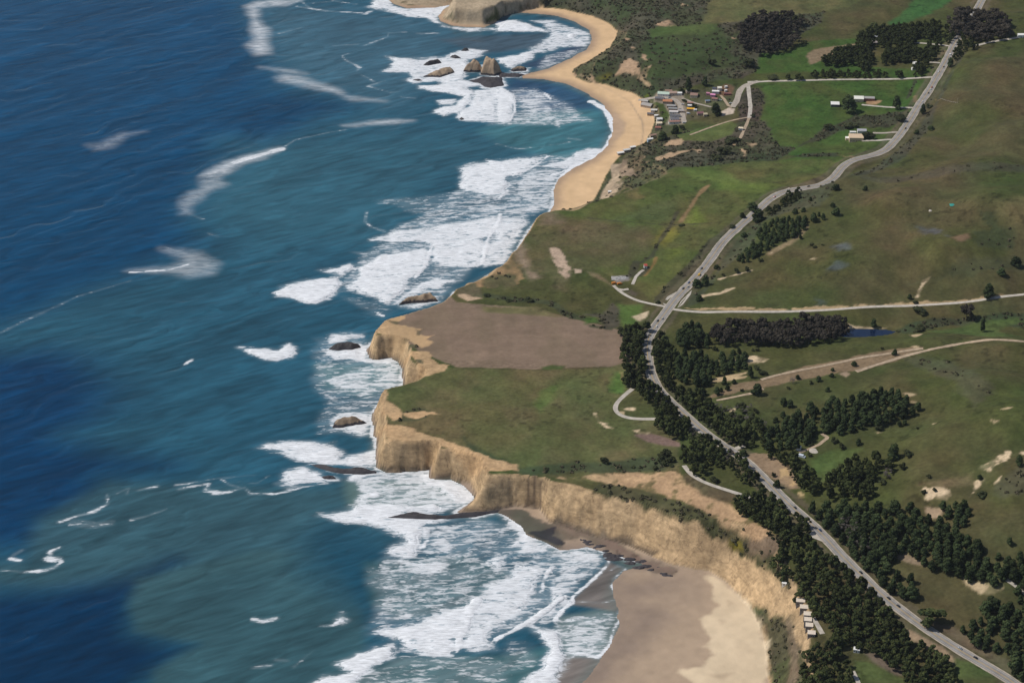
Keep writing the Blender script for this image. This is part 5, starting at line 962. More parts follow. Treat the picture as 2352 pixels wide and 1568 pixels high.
GROVES = [
 ('cypress','C',[(345,90),(450,60),(530,140),(530,330),(500,560),(640,600),(720,690),(820,790),(930,920),(930,1000),(800,1010),(680,960),(640,880),(560,700),(470,610),(380,560),(355,300)],9.5,15,20,.62,'dark cypress in the row between the highway and the ploughed field','cypress row left of the highway'),
 ('cypress','C',[(580,180),(700,170),(800,240),(810,300),(700,340),(650,320),(760,360),(800,460),(800,600),(700,600),(640,480),(620,340)],9.5,13,18,.62,'dark cypress crowding the right side of the highway bend','cypresses right of the highway bend'),
 ('pine','C',[(830,350),(940,270),(1060,280),(1140,380),(1130,510),(1060,560),(960,550),(830,510)],8.5,13,18,.55,'dark pine in the square block behind the highway bend','pine block behind the bend'),
 ('cypress','C',[(800,610),(960,630),(1100,700),(1110,760),(1290,860),(1340,930),(1450,900),(1600,950),(1640,1060),(1590,1090),(1420,1090),(1280,1070),(1200,980),(1000,850),(920,810),(820,710)],9.5,13,18,.62,'dark cypress in the belt right of the highway above the junction','cypress belt above the junction'),
 ('pine','C',[(810,160),(860,80),(940,10),(1010,60),(1040,140),(1130,150),(1130,195),(900,205)],9,15,22,.55,'tall dark pine at the left end of the grey-brown eucalyptus grove','pines at the grove end'),
 ('eucalyptus','C',[(1150,100),(1250,70),(1450,20),(1700,30),(1900,0),(2100,-40),(2300,0),(2350,90),(2310,120),(2100,160),(1800,180),(1600,180),(1300,175),(1150,180)],9,15,21,.72,'grey-brown eucalyptus in the long grove left of the blue pond','eucalyptus grove by the pond'),
 ('cypress','C',[(940,1050),(1080,1010),(1180,1090),(1240,1150),(1240,1230),(1100,1270),(1060,1320),(950,1340),(940,1250),(880,1230),(880,1120)],9,13,18,.62,'dark cypress in the clump left of the highway junction','cypress clump left of the junction'),
 ('cypress','C',[(1300,1220),(1400,1220),(1460,1300),(1560,1390),(1550,1450),(1450,1460),(1400,1380),(1310,1310)],9,12,16,.62,'dark cypress in the narrow clump left of the highway below the junction','cypress clump below the junction'),
 ('shrub','C',[(680,1180),(740,1150),(780,1240),(700,1280)],6,8,11,.8,'round dark bush in the small clump at the inner headland end','bush clump on the headland'),
 ('pine','D',[(100,970),(200,870),(400,840),(480,790),(640,740),(830,680),(1000,630),(1180,630),(1260,650),(1330,700),(1310,780),(1260,830),(1130,880),(1000,910),(850,930),(740,980),(600,970),(540,960),(500,990),(380,1100),(300,1140),(60,1120),(40,1040)],9.2,12,17,.62,'dark green pine in the large wood climbing to the hilltop meadow','large pine wood'),
 ('cypress','D',[(80,1190),(200,1170),(300,1220),(300,1290),(400,1300),(480,1360),(510,1480),(440,1510),(380,1470),(280,1370),(260,1290),(150,1240)],9,12,16,.62,'dark cypress in the strip between the orange cut bank and the green clearing','cypress strip above the cut bank'),
 ('cypress','D',[(550,1430),(620,1390),(720,1300),(820,1250),(900,1220),(1100,1220),(1180,1260),(1150,1330),(1000,1330),(1010,1400),(960,1480),(1000,1568),(580,1568)],9.4,13,17,.62,'dark cypress in the wood below the green clearing','cypress wood below the clearing'),
 ('pine','F',[(500,60),(560,-20),(1100,-20),(1390,0),(1440,80),(1560,70),(1620,160),(1720,210),(1760,280),(1860,270),(1930,360),(1930,440),(2080,480),(2140,560),(2150,650),(2020,670),(1900,630),(1770,600),(1700,520),(1620,540),(1500,530),(1420,450),(1300,400),(1180,390),(1170,450),(1200,560),(1340,620),(1400,730),(1350,790),(1230,780),(1080,730),(1050,620),(900,480),(740,320),(620,200),(520,150)],10,13,18,.66,'dark pine in the great wood right of the lower highway','great wood right of the highway'),
 ('cypress','F',[(230,240),(330,220),(420,280),(560,410),(700,530),(900,680),(920,780),(1080,880),(1150,940),(1220,1060),(1260,1140),(1400,1200),(1560,1270),(1700,1400),(1740,1600),(1400,1600),(1180,1400),(1000,1260),(870,1250),(850,1200),(680,1170),(620,1030),(440,920),(400,830),(340,740),(340,660),(190,630),(110,480),(160,350)],10,14,19,.68,'dark cypress in the broad belt between lower highway and white cabins','cypress belt by the cabins'),
 ('cypress','F',[(370,1330),(500,1250),(660,1210),(700,1300),(790,1350),(810,1450),(800,1600),(380,1600),(360,1400)],10,13,17,.66,'dark cypress in the clump at the bottom edge below the white cabins','cypress clump below the cabins'),
 ('cypress','E',[(1100,400),(1180,400),(1250,390),(1330,360),(1430,400),(1560,540),(1590,640),(1540,760),(1450,720),(1350,620),(1200,560),(1095,480)],9.5,13,17,.64,'dark cypress in the clump on top of the orange scarp','cypress clump above the scarp'),
 ('cypress','E',[(1600,560),(1650,530),(1740,610),(1740,690),(1650,690)],9,11,14,.64,'dark cypress wedged between the scarp clump and the highway','roadside cypresses above the belt'),
 ('pine','F',[(1950,860),(2050,820),(2200,900),(2260,760),(2352,650),(2500,700),(2500,1600),(2310,1568),(2200,1300),(2080,1250),(2200,1180),(2160,1090),(2050,1120),(2000,1240),(1780,1110),(1830,1030),(1930,1010)],10,12,17,.64,'dark pine in the wood at the lower right corner','wood at the lower right corner'),
 ('pine','F',[(2150,520),(2320,440),(2420,460),(2420,640),(2200,620)],9.5,12,16,.64,'dark pine at the right edge beside the pale track','pines by the pale track'),
 ('pine','F',[(1600,-20),(1800,-20),(1860,60),(1780,170),(1700,180),(1680,60)],9,12,15,.62,'dark pine in the tongue of wood left of the bare green knoll','pines left of the knoll'),
 ('cypress','N3',[(860,330),(960,290),(1200,225),(1400,205),(1590,210),(1600,330),(1400,320),(1340,400),(1440,470),(1430,500),(1300,540),(1100,560),(1080,480),(1200,440),(1300,420),(1000,400),(960,440),(1000,500),(960,600),(890,610),(860,570),(560,570),(560,530),(720,450),(860,440)],9,13,18,.75,'dark cypress sheltering the farm at the top right','cypresses round the northern farm'),
 ('cypress','N3',[(1500,380),(1590,350),(1590,420),(1480,590),(1420,670),(1350,670),(1400,580)],11,12,16,.66,'dark cypress in the slanting row between the northern farm and the highway','slanting cypress row by the farm'),
 ('cypress','N3',[(450,640),(800,635),(880,645),(880,680),(450,690)],8,8,10,.75,'clipped dark tree in the hedge along the straight pale farm road','hedge along the farm road'),
 ('cypress','N3',[(920,645),(1055,645),(1055,685),(920,685)],8,8,10,.75,'clipped dark tree in the hedge along the straight pale farm road','hedge along the farm road'),
 ('eucalyptus','N3',[(1700,210),(1800,110),(1900,130),(2080,110),(2190,180),(2200,300),(2050,350),(1900,350),(1800,280),(1720,300)],13,18,24,.8,'purple-brown eucalyptus in the round grove over the far highway','eucalyptus grove over the highway'),
 ('cypress','N3',[(1650,250),(1720,300),(1780,320),(1700,370),(1630,360)],12,12,16,.7,'dark cypress at the left foot of the far eucalyptus grove','cypresses at the far grove foot'),
 ('cypress','N3',[(1790,330),(1930,360),(1930,410),(1790,480),(1730,520),(1740,440)],11,10,15,.7,'dark cypress on the right verge of the highway below the far eucalyptus grove','verge cypresses below the far grove'),
 ('eucalyptus','N3',[(-180,250),(-50,150),(100,125),(300,135),(340,210),(320,370),(240,440),(0,470),(-170,410)],13,15,21,.8,'purple-brown eucalyptus in the dark wood left of the northern farm','eucalyptus wood in the north valley'),
 ('pine','N4',[(1530,620),(1600,550),(1760,480),(1900,490),(2100,450),(2150,480),(1960,520),(1960,590),(1900,630),(1700,700),(1640,750),(1560,810),(1420,880),(1380,850),(1480,740),(1600,700),(1560,650)],7.0,8,11,.66,'small dark pine in the plantation strip right of the upper highway','plantation strip right of the highway'),
 ('cypress','N4',[(1640,430),(1760,370),(1790,270),(1920,240),(1920,290),(1820,340),(1700,440)],8.5,9,12,.7,'dark cypress on the right verge of the highway at the pale pull-out','verge cypresses at the pull-out'),
 ('shrub','N4',[(350,1480),(520,1470),(530,1568),(350,1568)],9,12,15,.8,'dark round cypress-like bush at the corner of the ploughed field and the highway','bushes at the ploughed field corner'),
 ('bare','F',[(700,60),(800,60),(860,250),(960,350),(900,400),(700,200)],9,9,13,.8,'grey leafless tree among the dark pines right of the lower highway','leafless trees in the great wood'),
 ('bare','D',[(1080,1300),(1160,1280),(1150,1400),(1080,1390)],8,8,10,.8,'grey leafless tree at the right tip of the wood below the clearing','leafless trees below the clearing'),
 ('bare','C',[(1120,740),(1260,760),(1480,760),(1460,860),(1300,840),(1160,800)],11,7,10,.9,'grey brushy tree in the thin scrub above the highway belt','brushy trees above the belt'),
 ('shrub','C',[(1120,740),(1280,780),(1400,730),(1560,760),(1560,850),(1400,860),(1200,840)],13,7,10,.9,'dark bush in the thin scrub above the highway belt','bushes above the belt'),
 ('pine','C',[(1160,380),(1240,300),(1330,330),(1330,430),(1430,310),(1440,400),(1350,430),(1240,460),(1170,450)],9,10,14,.6,'dark pine scattered round the pale sand scars behind the bend','pines at the sand scars'),
 ('bare','C',[(960,960),(1010,970),(1000,1010),(950,1010)],7,6,8,.9,'grey leafless bush tree between the cypress row and the junction clump','leafless trees by the row end'),
 ('bare','C',[(1240,1180),(1330,1180),(1340,1250),(1260,1260)],8,8,10,.9,'pale grey leafless tree beside the highway just below the junction','leafless trees below the junction'),
]
for gr in GROVES: grove(*gr)
SING = [
 ('cypress','F',1530,1040,200,250,'large lone spreading cypress in the meadow right of the lower highway'),
 ('cypress','F',980,810,120,110,'single round cypress tucked between the belt and a kink in the highway'),
 ('pine','F',2220,330,80,60,'lone small pine in the middle of the bare green knoll'),
 ('pine','F',2120,460,70,60,'small pine at the lower edge of the bare green knoll'),
 ('pine','D',1180,1225,150,125,'big cone-shaped pine standing above the right tip of the lower wood'),
 ('shrub','D',1310,1195,80,80,'dark bush tree right of the big cone-shaped pine'),
 ('pine','D',1005,1225,85,60,'small dark pine left of the big cone-shaped pine'),
 ('shrub','D',1265,1320,85,60,'dark upright bush below the big cone-shaped pine'),
 ('shrub','D',1085,1450,60,60,'dark bush below the leafless tree at the wood tip'),
 ('pine','D',2305,1280,100,80,'dark tree at the right edge beside the branching sand gully'),
 ('pine','D',1955,1410,55,55,'dark bush at the left bank of the sand gully'),
 ('shrub','D',1500,1395,40,40,'small dark bush alone on the lower meadow'),
 ('shrub','D',1445,1530,45,45,'dark bush on the left of the wide sand scar'),
 ('shrub','D',1555,1510,40,36,'dark bush in the middle of the wide sand scar'),
 ('shrub','D',1980,1560,70,80,'dark bush at the foot of the sand gully'),
 ('pine','D',870,1095,65,65,'dark bush tree alone in the green clearing'),
 ('shrub','D',660,1085,60,60,'left one of the pair of dark bushes in the green clearing'),
 ('shrub','D',720,1125,65,65,'right one of the pair of dark bushes in the green clearing'),
 ('shrub','D',435,1205,45,45,'small dark bush beside the pale disc in the clearing'),
 ('shrub','D',443,1105,45,45,'small dark bush just above the clearing track'),
 ('pine','D',640,720,80,85,'round dark tree above the upper edge of the large pine wood'),
 ('pine','D',440,820,130,105,'slanted dark tree at the upper left of the large pine wood'),
 ('pine','D',195,855,65,55,'small dark tree left of the slanted tree above the wood'),
 ('pine','D',130,895,55,60,'small dark tree at the left corner of the large pine wood'),
 ('pine','D',200,745,80,80,'left one of two round dark trees below the ridge track'),
 ('pine','D',260,760,75,65,'right one of two round dark trees below the ridge track'),
 ('pine','C',1543,655,120,110,'big round dark tree on the brown strip between the ridge tracks'),
 ('pine','D',1195,300,65,55,'dark tree standing in the fork of the ridge tracks'),
 ('pine','D',832,397,55,60,'dark bush tree in the middle of the brown track strip'),
 ('shrub','D',1085,250,28,28,'tiny dark bush above the brown track strip'),
 ('pine','D',640,443,40,42,'upper one of two small trees at the edge of the brown strip'),
 ('pine','D',632,495,48,52,'lower one of two small trees at the edge of the brown strip'),
 ('pine','D',514,530,55,52,'dark tree left of the two small trees below the brown strip'),
 ('pine','D',328,515,50,52,'dark tree beside the grey bare tree on the brown strip'),
 ('bare','D',280,550,60,60,'grey bare tree at the lower edge of the brown strip'),
 ('shrub','D',445,555,34,34,'small bush under the tree right of the grey bare tree'),
 ('pine','D',596,622,50,50,'lone dark tree between the brown strip and the large wood'),
 ('shrub','D',243,602,26,34,'tiny bush below the grey bare tree'),
 ('shrub','D',1048,968,55,60,'dark bush just below the large pine wood, middle one'),
 ('shrub','D',822,982,50,60,'dark bush just below the large pine wood, left one'),
 ('pine','D',1235,935,60,50,'left one of two small pines at the right foot of the large wood'),
 ('pine','D',1283,925,60,48,'right one of two small pines at the right foot of the large wood'),
 ('pine','D',1350,840,95,70,'dark pine at the right tip of the large wood, lower one'),
 ('pine','D',1400,795,90,75,'dark pine at the right tip of the large wood, outermost one'),
 ('shrub','D',1405,960,26,28,'tiny dark bush on the meadow right of the large wood'),
 ('pine','C',1055,660,85,80,'round dark tree at the left end of the lower ridge track'),
 ('pine','C',1185,655,85,65,'dark tree right of the round one near the lower ridge track'),
 ('pine','C',1222,630,50,42,'small dark tree touching the one near the lower ridge track'),
 ('pine','C',1278,615,60,50,'dark tree just below the twin sand streaks, lower one'),
 ('pine','C',1250,560,80,52,'dark tree just below the twin sand streaks, left one'),
 ('pine','C',1337,555,50,50,'dark tree just below the twin sand streaks, right one'),
 ('pine','C',1480,500,115,65,'tall dark tree right of the twin sand streaks'),
 ('shrub','C',1535,430,45,50,'small dark tree above the tall one beside the sand streaks'),
 ('shrub','C',1600,475,48,70,'wide low dark bush above the brown track strip'),
 ('pine','C',1330,292,52,55,'left one of the three trees above the sand scar'),
 ('pine','C',1380,285,60,48,'middle one of the three trees above the sand scar'),
 ('pine','C',1372,325,45,50,'lowest of the three trees above the sand scar'),
 ('shrub','C',1505,265,32,30,'left one of two small bushes on the slope under the eucalyptus grove'),
 ('shrub','C',1548,265,32,32,'right one of two small bushes on the slope under the eucalyptus grove'),
 ('shrub','C',1163,258,60,45,'dark bush below the left part of the eucalyptus grove'),
 ('shrub','C',1405,622,30,30,'tiny tree between the ridge tracks left of the big round tree'),
 ('pine','C',1775,855,65,55,'small dark tree above the left end of the large pine wood'),
 ('shrub','C',1538,895,65,48,'dark bush in the gap right of the thin scrub'),
 ('bare','C',1605,945,80,70,'grey bushy tree in the gap left of the large pine wood'),
 ('shrub','C',181,1265,70,72,'lone round dark bush near the seaward slope of the flat headland'),
 ('shrub','C',634,1320,48,50,'small dark bush on the slope above the orange scarp'),
 ('shrub','C',437,1305,26,38,'tiny dark bush on the slope above the orange scarp'),
 ('shrub','C',775,1295,30,50,'low dark bush beside the start of the cliff road'),
 ('shrub','C',1155,1430,80,70,'dark bush tree inside the bend of the cliff road'),
 ('shrub','C',1060,1410,34,36,'small grey-green bush inside the bend of the cliff road'),
 ('shrub','C',1585,1500,80,55,'dark bush at the left edge of the highway under the narrow clump'),
 ('pine','C',1722,1480,85,75,'round dark tree at the foot of the orange cut bank'),
 ('shrub','C',1697,1385,48,38,'small dark bush on the orange cut bank'),
 ('cypress','C',1205,1305,75,85,'dark cypress under the junction clump'),
 ('pine','C',1420,1195,65,85,'dark tree right of the highway at the junction'),
 ('pine','C',1300,1180,60,60,'dark tree at the left edge of the highway at the junction'),
 ('pine','E',1775,535,130,75,'dark tree right of the highway under the yellow dirt streak'),
 ('shrub','E',1525,485,38,36,'small bush at the left kerb of the highway by the scarp clump'),
 ('shrub','E',1410,362,30,32,'tiny bush at the left kerb of the highway above the scarp clump'),
 ('shrub','E',1390,735,45,40,'small bush at the edge of the scarp below the clump'),
 ('shrub','E',1425,762,28,36,'tiny bush at the outer tip of the scarp'),
 ('shrub','E',1630,1330,70,60,'dark bush just above the top white cabin'),
 ('pine','N3',780,1000,170,165,'big dark tree between the white buildings of the middle farm'),
 ('pine','N3',1208,975,130,95,'dark upright tree beside the drive of the middle farm'),
 ('shrub','N3',1245,1080,70,95,'wide dark bush between the two farm drives'),
 ('shrub','N3',955,1240,85,100,'round dark tree beside the big cream barn'),
 ('shrub','N3',790,1140,65,110,'dark bush in the scrub strip above the cream barn'),
 ('shrub','N3',615,1150,60,95,'dark bush at the left end of the scrub strip above the cream barn'),
 ('pine','N3',1445,1020,95,60,'dark tree at the right verge of the highway by the middle farm'),
 ('shrub','N3',1510,965,45,60,'small bush right of the highway by the middle farm'),
 ('pine','N3',1518,1160,48,70,'round dark tree on the hill right of the highway bend'),
 ('pine','N3',1392,1200,50,52,'dark tree at the right verge of the highway bend'),
 ('pine','N3',1690,595,85,65,'dark tree right of the highway opposite the northern farm'),
 ('shrub','N3',105,710,55,95,'clump bush at the left end of the farm road hedge'),
 ('cypress','N3',245,715,65,65,'second dark tree from the left in the farm road hedge'),
 ('cypress','N3',338,715,70,90,'third and widest dark tree from the left in the farm road hedge'),
 ('cypress','N3',1107,697,65,55,'single clipped tree right of the farm road hedge'),
 ('cypress','N3',1235,695,80,85,'double clipped tree near the highway end of the farm road'),
 ('pine','G',668,235,65,78,'round dark tree alone above the plantation strip'),
 ('pine','G',932,240,50,50,'lone dark tree farthest right above the plantation strip'),
 ('pine','G',443,335,45,40,'small dark tree between the pull-out trees and the plantation'),
 ('pine','G',308,450,60,65,'left one of the tree pair above the plantation strip'),
 ('pine','G',380,430,48,50,'right one of the tree pair above the plantation strip'),
 ('pine','G',640,385,45,58,'low dark tree just above the right end of the plantation'),
 ('pine','G',670,460,80,85,'dark conical tree at the right end of the plantation'),
 ('pine','G',350,672,50,38,'small pine just below the right part of the plantation'),
 ('pine','G',2275,910,95,110,'round dark tree near the right edge on the hill above the road'),
 ('pine','G',2148,995,75,85,'dark tree with a bare patch below it near the right edge'),
 ('pine','G',2030,1195,140,120,'twin-topped dark tree just above the country road'),
 ('pine','G',1327,1208,52,42,'dark bush at the left foot of the sand streak'),
 ('shrub','G',1382,1248,34,42,'small bush on the road bank under the sand streak'),
 ('shrub','G',1420,1333,70,110,'wide dark bush just below the country road'),
 ('eucalyptus','G',1835,1395,160,120,'grey-brown tree below the country road near the right edge'),
 ('pine','G',1978,1500,130,55,'slim dark tree on the green slope right of the pond'),
 ('pine','G',1005,1460,85,60,'dark tree on the far shore of the blue pond'),
 ('shrub','G',1410,1490,60,100,'dark bush in the creek right of the pond'),
 ('pine','N4',1500,418,95,120,'big dark cypress-like tree at the left edge of the highway by the pull-out'),
 ('pine','N4',1410,485,60,60,'dark bush left of the highway below the big pull-out tree'),
 ('pine','N4',1550,520,130,135,'big dark tree at the right edge of the highway below the pull-out'),
 ('pine','N4',1425,652,55,72,'round dark tree right of the highway left of the plantation'),
 ('shrub','N4',1320,572,35,60,'low bush at the left edge of the highway'),
 ('pine','N4',1080,1090,110,85,'dark tree at the right kerb of the highway by the yellow vehicle, upper one'),
 ('pine','N4',1000,1100,85,90,'dark tree at the right kerb of the highway by the yellow vehicle, lower one'),
 ('pine','N4',1182,940,50,68,'dark tree right of the highway above the yellow vehicle'),
 ('pine','N4',1025,1220,60,68,'round dark tree just above the country road junction'),
 ('shrub','N4',1360,975,50,45,'left one of two bushes at the thin sand streak'),
 ('shrub','N4',1448,958,45,45,'right one of two bushes at the thin sand streak'),
 ('shrub','N4',1240,1005,32,30,'tiny bush left of the thin sand streak'),
 ('shrub','N4',1158,1012,24,28,'tiny low bush next to the kerbside trees'),
 ('shrub','N4',1573,873,38,40,'small bush at the lower end of the plantation'),
 ('cypress','N4',560,1500,110,95,'dark tree at the left kerb of the highway above the ploughed field corner'),
 ('shrub','N4',655,1250,34,36,'small bush where the left dirt road meets the highway'),
 ('shrub','N4',860,555,30,60,'low bush in the middle of the green field'),
 ('shrub','N4',690,1560,100,80,'dark bush at the right kerb of the highway opposite the ploughed field'),
 ('shrub','A',1860,85,50,80,'dark bush in the middle of the winding creek'),
 ('shrub','A',1680,80,30,50,'small dark bush in the creek toward the sea'),
 ('shrub','A',1490,35,34,60,'dark bush at the seaward end of the winding creek'),
 ('pine','V',1070,330,270,150,'tall very dark tree behind the village, left one'),
 ('pine','V',1370,230,190,130,'tall very dark tree behind the village, right one'),
 ('shrub','V',960,330,100,110,'low dark tree left of the tall dark village trees'),
 ('pine','V',1560,760,250,200,'big dark tree left of the pale parking pad'),
 ('shrub','V',1190,625,100,100,'round dark tree in the middle of the village'),
 ('pine','V',840,1080,170,160,'dark round tree at the bottom right of the village'),
 ('pine','V',610,1190,170,200,'dark round tree at the beach corner of the village'),
 ('shrub','V',960,1010,100,100,'dark bush right of the lower village trees'),
 ('shrub','V',1000,510,60,90,'small dark bush at the top of the village street'),
 ('shrub','V',1830,1240,150,240,'wide dark tree in the creek valley below the cream hut'),
 ('shrub','V',1720,1450,160,220,'dark tree in the creek scrub under the wide dark one'),
 ('shrub','V',1570,1560,130,180,'dark tree in the creek scrub, lowest one'),
 ('shrub','V',265,1300,60,55,'small black bush at the back of the beach below the village'),
 ('shrub','V',2225,790,70,70,'teal-green round bush beside the lower farm road'),
 ('shrub','N2',1920,580,70,70,'dark bush on the scrub hill above the village'),
 ('shrub','N2',2250,590,100,110,'dark tree on the scrub hill beside the eucalyptus wood'),
 ('shrub','G',450,728,26,36,'upper one of the little bushes in a short line on the hillside'),
 ('shrub','G',480,755,28,32,'lower one of the little bushes in a short line on the hillside'),
 ('shrub','G',552,728,20,34,'little bush right of the short line on the hillside'),
 ('shrub','N3',330,225,100,80,'dark tree at the top of the eucalyptus wood'),
 ('cypress','N3',1010,250,60,90,'dark tree at the upper left corner of the northern farm wood'),
 ('cypress','N3',390,390,40,60,'small dark tree right of the eucalyptus wood'),
]
for a in SING: single(*a)
def merge_trees(name, kind, recs, label):
    Vs, Fs, off = [], [], 0; rg = random.Random(3)
    for (kd, x, y, h, wd, *_r) in recs:
        me = rg.choice(PROTO[kd][0]); n = len(me.vertices); v = np.zeros(n*3, np.float32); me.vertices.foreach_get('co', v); v = v.reshape(-1, 3)
        f = np.zeros(len(me.loops), np.int32); me.loops.foreach_get('vertex_index', f); a = rg.uniform(0, 6.28); c, s_ = math.cos(a), math.sin(a)
        z = float(Hf(np.array([x]), np.array([y]))[0]); w = h*wd
        Vs.append(np.stack([(v[:, 0]*c-v[:, 1]*s_)*w+x, (v[:, 0]*s_+v[:, 1]*c)*w+y, v[:, 2]*h+z-.2], 1)); Fs.append(f.reshape(-1, 4)+off); off += n
    link(name, mesh_np(name, np.concatenate(Vs), np.concatenate(Fs), MT[kind]), kind='stuff', label=label, category='wood')
for kind in list(MT):
    rec = sorted([t for t in TREES if t[0] == kind], key=lambda t: (t[6] is not None, -t[7]))
    for t in rec[:296]: build_tree(*t[:7])
    if len(rec) > 296: merge_trees(kind+'_wood', kind, rec[296:], {'cypress': 'smaller dark cypresses filling the roadside belts and the farm woods', 'pine': 'smaller dark pines filling the hillside woods', 'eucalyptus': 'smaller grey-brown eucalyptus filling the groves'}.get(kind, 'bushes filling the thickets'))
print('trees', COUNT, time.time()-T0)
# scrub as ground cover: one object of many small bushes
def scrub_cover(name, n, seed, kind_r, col, c2, lo, thr, region=None):
    rg = np.random.default_rng(seed); xs = rg.uniform(-250, 1120, n); ys = 1750+rg.uniform(0, 1, n)**1.0*2750
    sc = g.sample(scrub, xs, ys); z = Hf(xs, ys); ok = (sc*1.05 > rg.uniform(thr, 1., n)) & (z > 4)
    dh = np.array([True]*n); xs, ys, z = xs[ok], ys[ok], z[ok]
    dmin = np.full(len(xs), 1e9)
    for i in range(0, len(hw), 3): dmin = np.minimum(dmin, np.hypot(xs-hw[i, 0], ys-hw[i, 1]))
    for ln in road_lines:
        for i in range(0, len(ln), 2): dmin = np.minimum(dmin, np.hypot(xs-ln[i, 0], ys-ln[i, 1])+4)
    ok = dmin > 10; xs, ys, z = xs[ok], ys[ok], z[ok]; m = len(xs); k = 20
    r = rg.uniform(lo, lo*2.6, m)**1.0; d = rg.normal(0, 1, (m, k, 3)); d /= np.linalg.norm(d, axis=2)[..., None]; d[..., 2] = np.abs(d[..., 2])
    Pp = np.stack([xs, ys, z], -1)[:, None]+d*np.array((1, 1, .75))*r[:, None, None]*rg.uniform(.6, 1, (m, k, 1)); Pp = Pp.reshape(-1, 3)
    sz = np.repeat(r*.42, k); V, Fq = leaf_quads(Pp, d.reshape(-1, 3), sz, rg)
    link(name, mesh_np(name, V, Fq, mat(name, col, .9, 0, .15, c2=c2, spec=.1)), kind='stuff', label='low coastal scrub growing over the slopes, creek valleys and verges', category='scrub')
scrub_cover('coastal_scrub', 85000, 5, 0, (.056, .060, .030), (.115, .098, .062), 1.2, .18)
# ------------------------------------------------------------------ buildings
MC = {}
def cm(col, rough=.7):
    key = tuple(col)
    if key not in MC: MC[key] = mat('paint_%d' % len(MC), col, rough, .08, 1.2)
    return MC[key]
def bxm(bx_list, name, m):
    V, Fq = [], []
    for (x0, x1, y0, y1, z0, z1) in bx_list:
        o = len(V); V += [(x0,y0,z0),(x1,y0,z0),(x1,y1,z0),(x0,y1,z0),(x0,y0,z1),(x1,y0,z1),(x1,y1,z1),(x0,y1,z1)]
        Fq += [(o,o+3,o+2,o+1),(o+4,o+5,o+6,o+7),(o,o+1,o+5,o+4),(o+1,o+2,o+6,o+5),(o+2,o+3,o+7,o+6),(o+3,o,o+4,o+7)]
    me = bpy.data.meshes.new(name); me.from_pydata(V, [], Fq); me.materials.append(m); me.update(); return me
GLASS = cm((.03, .04, .05), .2); DOOR = cm((.14, .10, .08))
def house(name, cat, x, y, w, d, h, roof, wall, rot, label, group=None, pitch=.35, z=None, flat=False):
    z = float(np.mean(Hf(np.array([x-w/3, x+w/3, x, x]), np.array([y, y-d/3, y+d/3, y]))))+.3 if z is None else z
    o = bpy.data.objects.new(name, None); C.objects.link(o); o.location = (x, y, z); o.rotation_euler = (0, 0, rot); o['label'] = label; o['category'] = cat
    if group: o['group'] = group
    W2, D2 = w/2, d/2; e = .35; rise = 0 if flat else D2*pitch
    b0 = -5.0
    V = [(-W2,-D2,b0),(W2,-D2,b0),(W2,D2,b0),(-W2,D2,b0),(-W2,-D2,h),(W2,-D2,h),(W2,D2,h),(-W2,D2,h),(-W2,0,h+rise*.98),(W2,0,h+rise*.98)]
    Fq = [(0,1,5,4),(1,2,6,9,5),(2,3,7,6),(3,0,4,8,7),(4,5,9,8),(6,7,8,9)]
    me = bpy.data.meshes.new('wall'); me.from_pydata(V, [], Fq); me.materials.append(cm(wall)); me.update(); link('wall', me, o)
    r0 = h-e*pitch+.05
    if flat:
        me = bxm([(-W2-e, W2+e, -D2-e, D2+e, h+.03, h+.35)], 'roof', cm(roof))
    else:
        V = []
        for zz in (.05, .3):
            V += [(-W2-e,-D2-e,r0+zz),(W2+e,-D2-e,r0+zz),(W2+e,0,h+rise+zz),(-W2-e,0,h+rise+zz),(W2+e,D2+e,r0+zz),(-W2-e,D2+e,r0+zz)]
        Fq = [(6,7,8,9),(9,8,10,11),(0,3,2,1),(3,5,4,2),(0,1,7,6),(5,11,10,4),(1,2,8,7),(2,4,10,8),(0,6,9,3),(3,9,11,5)]
        me = bpy.data.meshes.new('roof'); me.from_pydata(V, [], Fq); me.materials.append(cm(roof)); me.update()
    link('roof', me, o)
    link('door', bxm([(-.5, .5, -D2-.04, -D2+.04, 0, 2.05)], 'door', DOOR), o)
    nw = max(1, int(w/5))
    for i in range(nw):
        for sgn in (-1, 1):
            cx = sgn*(1.4+(i+.5)*(W2-1.6)/nw)
            if abs(cx)+.6 < W2: link('window', bxm([(cx-.55, cx+.55, -D2-.05, -D2+.03, 1.0, 2.1)], 'window', GLASS), o)
    return o
def bld(k, cx, cy, wz, dz, h, roof, wall, rotdeg, label, name='house', cat='house', **kw):
    q = Z(k, [(cx, cy)]); p = cast(q, Hf)[0]; f = ZW[k][2]; sc = ppm(q[0, 1]); w = max(3, wz*f/sc); d = max(3, dz*f/sc)
    return house(name, cat, p[0], p[1], w, d, h, roof, wall, math.radians(rotdeg), label, **kw)
WH = (.80, .78, .74); GRY = (.36, .345, .33); DGR = (.13, .13, .145); BRN = (.30, .19, .14); RED = (.30, .12, .09); CRM = (.74, .62, .44); TANW = (.45, .36, .27)
